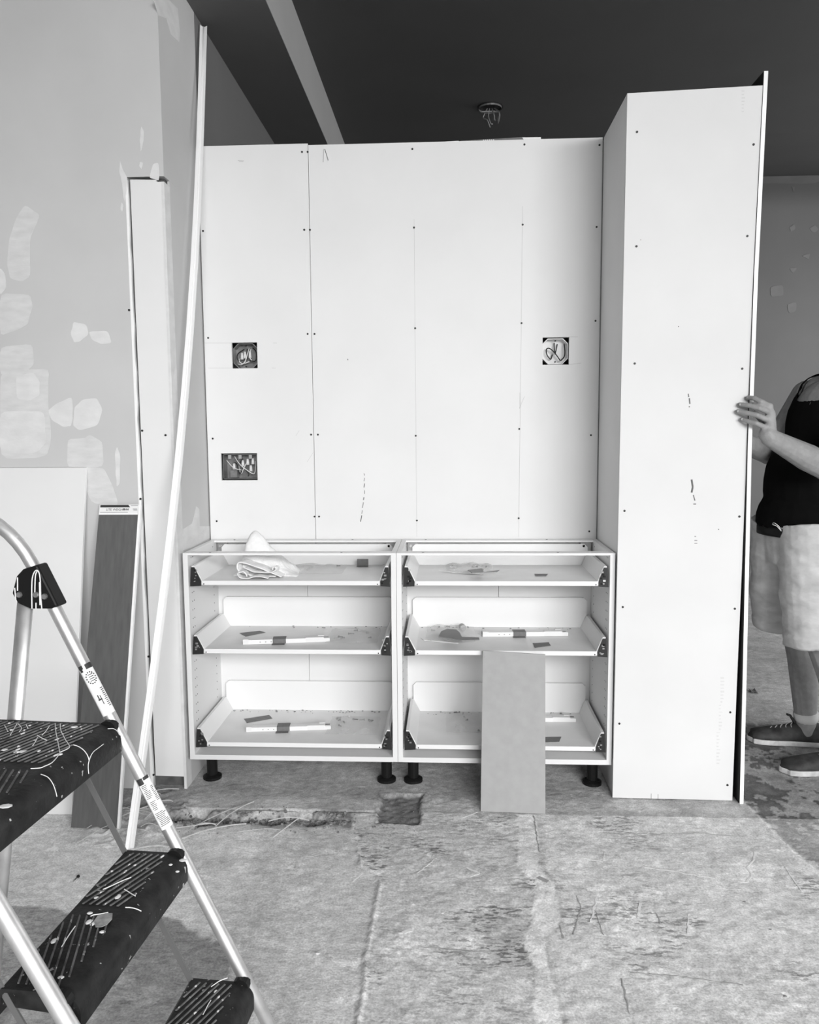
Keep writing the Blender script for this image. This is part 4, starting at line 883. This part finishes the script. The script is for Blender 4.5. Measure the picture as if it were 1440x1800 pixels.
# sleeveless shirt
def ring(cx, cy, z, rx, ry, n=40, ph=0, wob=0.):
    return [T(cx+rx*math.cos(2*math.pi*i/n)*(1+wob*math.sin(5*2*math.pi*i/n+ph)), cy+ry*math.sin(2*math.pi*i/n)*(1+wob*math.sin(7*2*math.pi*i/n+ph)), z) for i in range(n)]
def loft(rings, cap=False):
    n = len(rings[0]); b = MB(); fs = [(j*n+i, j*n+(i+1) % n, (j+1)*n+(i+1) % n, (j+1)*n+i) for j in range(len(rings)-1) for i in range(n)]
    if cap: fs += [tuple(range(n)), tuple((len(rings)-1)*n+i for i in range(n))]
    return b.add([p for r in rings for p in r], fs)
sh = fused([('e', T(0,0,1.30), (.135,.195,.20), tq), ('e', T(-.015,0,1.08), (.155,.180,.22), tq), ('e', T(-.01,0,.95), (.150,.188,.15), tq), ('c', T(-.0,-.10,1.43), .084, T(0,.10,1.43), .084)], .006, 'shirt', M_SHIRT, pe, 5, .5, lambda p: .004*noise.noise(V((p.x*10, p.y*10, p.z*14+p.x*8)))+.001)
bm = bmesh.new(); bm.from_mesh(sh.data); kill = []; iq = tq.inverted(); o0 = ORG[pe.as_pointer()]
for v in bm.verts:
    p = v.co+o0; l = iq @ (p-TC-V((.24*max(0, p.z-.95),0,0))); z = p.z
    neck = z > 1.405+.10*(1-sst(.0,.05,-l.x))+1.3*max(0, abs(l.y)-.055)**1.2 and abs(l.y) < .115
    arm = abs(l.y) > .178-.03*sst(1.38,1.48,z) and z > 1.31+.05*sst(0,.1,abs(l.x))
    if z < .925+.006*math.sin(l.y*60)+.004*math.sin(l.x*90) or neck or arm: kill.append(v)
bmesh.ops.delete(bm, geom=kill, context='VERTS'); bmesh.ops.smooth_vert(bm, verts=[v for v in bm.verts if v.is_boundary], factor=.5, use_axis_x=True, use_axis_y=True, use_axis_z=True); bm.to_mesh(sh.data); bm.free()
so = sh.modifiers.new('th', 'SOLIDIFY'); so.thickness = .003
# belt and clip
bt = loft([ring(-.005,0,.895,.152,.182), ring(-.005,0,.928,.153,.183)]).build('belt', M_BLACKP, pe, True); so = bt.modifiers.new('th', 'SOLIDIFY'); so.thickness = .004
MB().tube(spl([at(1358,922,'y',.17), at(1366,925,'y',.165), at(1374,934,'y',.16), at(1370,926,'y',.16), at(1361,919,'y',.165), at(1358,922,'y',.17)], 4), .0014, 6).build('key_clip', M_STEEL, bt, True)
# shorts
def ln(a, c, t): return a.lerp(c, t)
def legtube(h, k, off):
    return ('t', [h+V((0,0,.02)), ln(h,k,.35)+off*.3, ln(h,k,.7)+off*.8, ln(h,k,1.0)+off], [.118,.120,.113,.107])
sh_ = fused([('t', [T(.015,0,.80), T(.008,0,.86), T(.0,0,.925)], [(.138,.185), (.142,.185), (.146,.180)]), legtube(hipL, knL, V((-.03,-.005,-.005))), legtube(hipR, knR, V((-.06,.01,.012)))], .006, 'shorts', M_SHORTS, pe, 3, .5, lambda p: .007*noise.noise(V((p.x*9+p.z*9, p.y*9, p.z*15-p.x*6)))+.003*noise.noise(V((p.x*22, p.y*22, p.z*34+p.x*20)))+(.004 if p.z < .535 else 0))
for side, h, kk, y_ in ((0, hipL, knL, -.118),):
    c = ln(h, kk, .66)+V((.045,y_,0)); pk = MB().box(c.x-.075, c.x+.075, c.y-.012, c.y+.02, c.z-.11, c.z+.05).build('cargo_pocket', M_SHORTS, sh_, False, bevel=.008)
    MB().box(c.x-.08, c.x+.08, c.y-.018, c.y+.015, c.z+.035, c.z+.085).build('pocket_flap', M_SHORTS, pk, False, bevel=.006)
# shoes and socks
def shoe(ank, toe, label):
    d = (toe-ank); d.z = 0; Lx = d.length; f = d.normalized(); sd = V((-f.y, f.x, 0)); st = ank+V((0,0,-ank.z))
    prof = [(-.078,.030,.070), (-.065,.036,.088), (-.03,.038,.096), (.02,.038,.098), (.06,.040,.082), (Lx*.62,.047,.064), (Lx*.80,.047,.055), (Lx*.93,.038,.047), (Lx-.012,.024,.036), (Lx,.008,.024)]
    def rg(x, hw, h, z0=.020, n=16):
        return [st+f*x+sd*(hw*math.cos(math.pi*i/(n-1))*(1+.05*math.sin(math.pi*i/(n-1))))+V((0,0,z0+(h-z0)*math.sin(math.pi*i/(n-1))**.75)) for i in range(n)]
    rr = [rg(*p) for p in prof]; b = loft(rr, True); up = b.build('shoe', M_SHOE, pe, True); up['label'] = label
    out = []
    for x, hw, h in prof: out.append((x, hw+.005))
    poly = [st+f*x+sd*hw for x, hw in out]+[st+f*(Lx+.006)]+[st+f*x-sd*hw for x, hw in out[::-1]]+[st-f*.084]
    MB().prism([p+V((0,0,.0015)) for p in poly], (0,0,.021)).build('sole', M_SOLE, up, False, bevel=.004)
    for k in range(5):
        x = .055+k*.020; hh = .092-.30*(x-.045); P = [st+f*(x+.006*math.cos(i*1.0))+sd*(.026*(i/4-1))+V((0,0,hh-.012*(i/4-1)**2*2)) for i in range(9)]
        MB().tube(P, .0022, 5).build('lace', M_LACE, up, True)
    MB().tube([st+f*.045+V((0,0,.092)), st+f*.062+V((0,0,.118)), st+f*.075+V((0,0,.122))], [(.018,.006),(.014,.005),(.010,.004)], 8, flat=sd).build('tongue', M_SHOE, up, True)
    MB().tube([st+V((.002,0,.088)), st+V((.0,0,.108)), st+V((-.003,0,.136))], [.036,.047,.048], 18).build('sock', M_SOCK, up, True)
    return up
shoe(anR, V((1.435,.535,0)), 'dark worn shoe'); shoe(anL, V((1.443,.222,0)), 'dark worn shoe with pale sole')
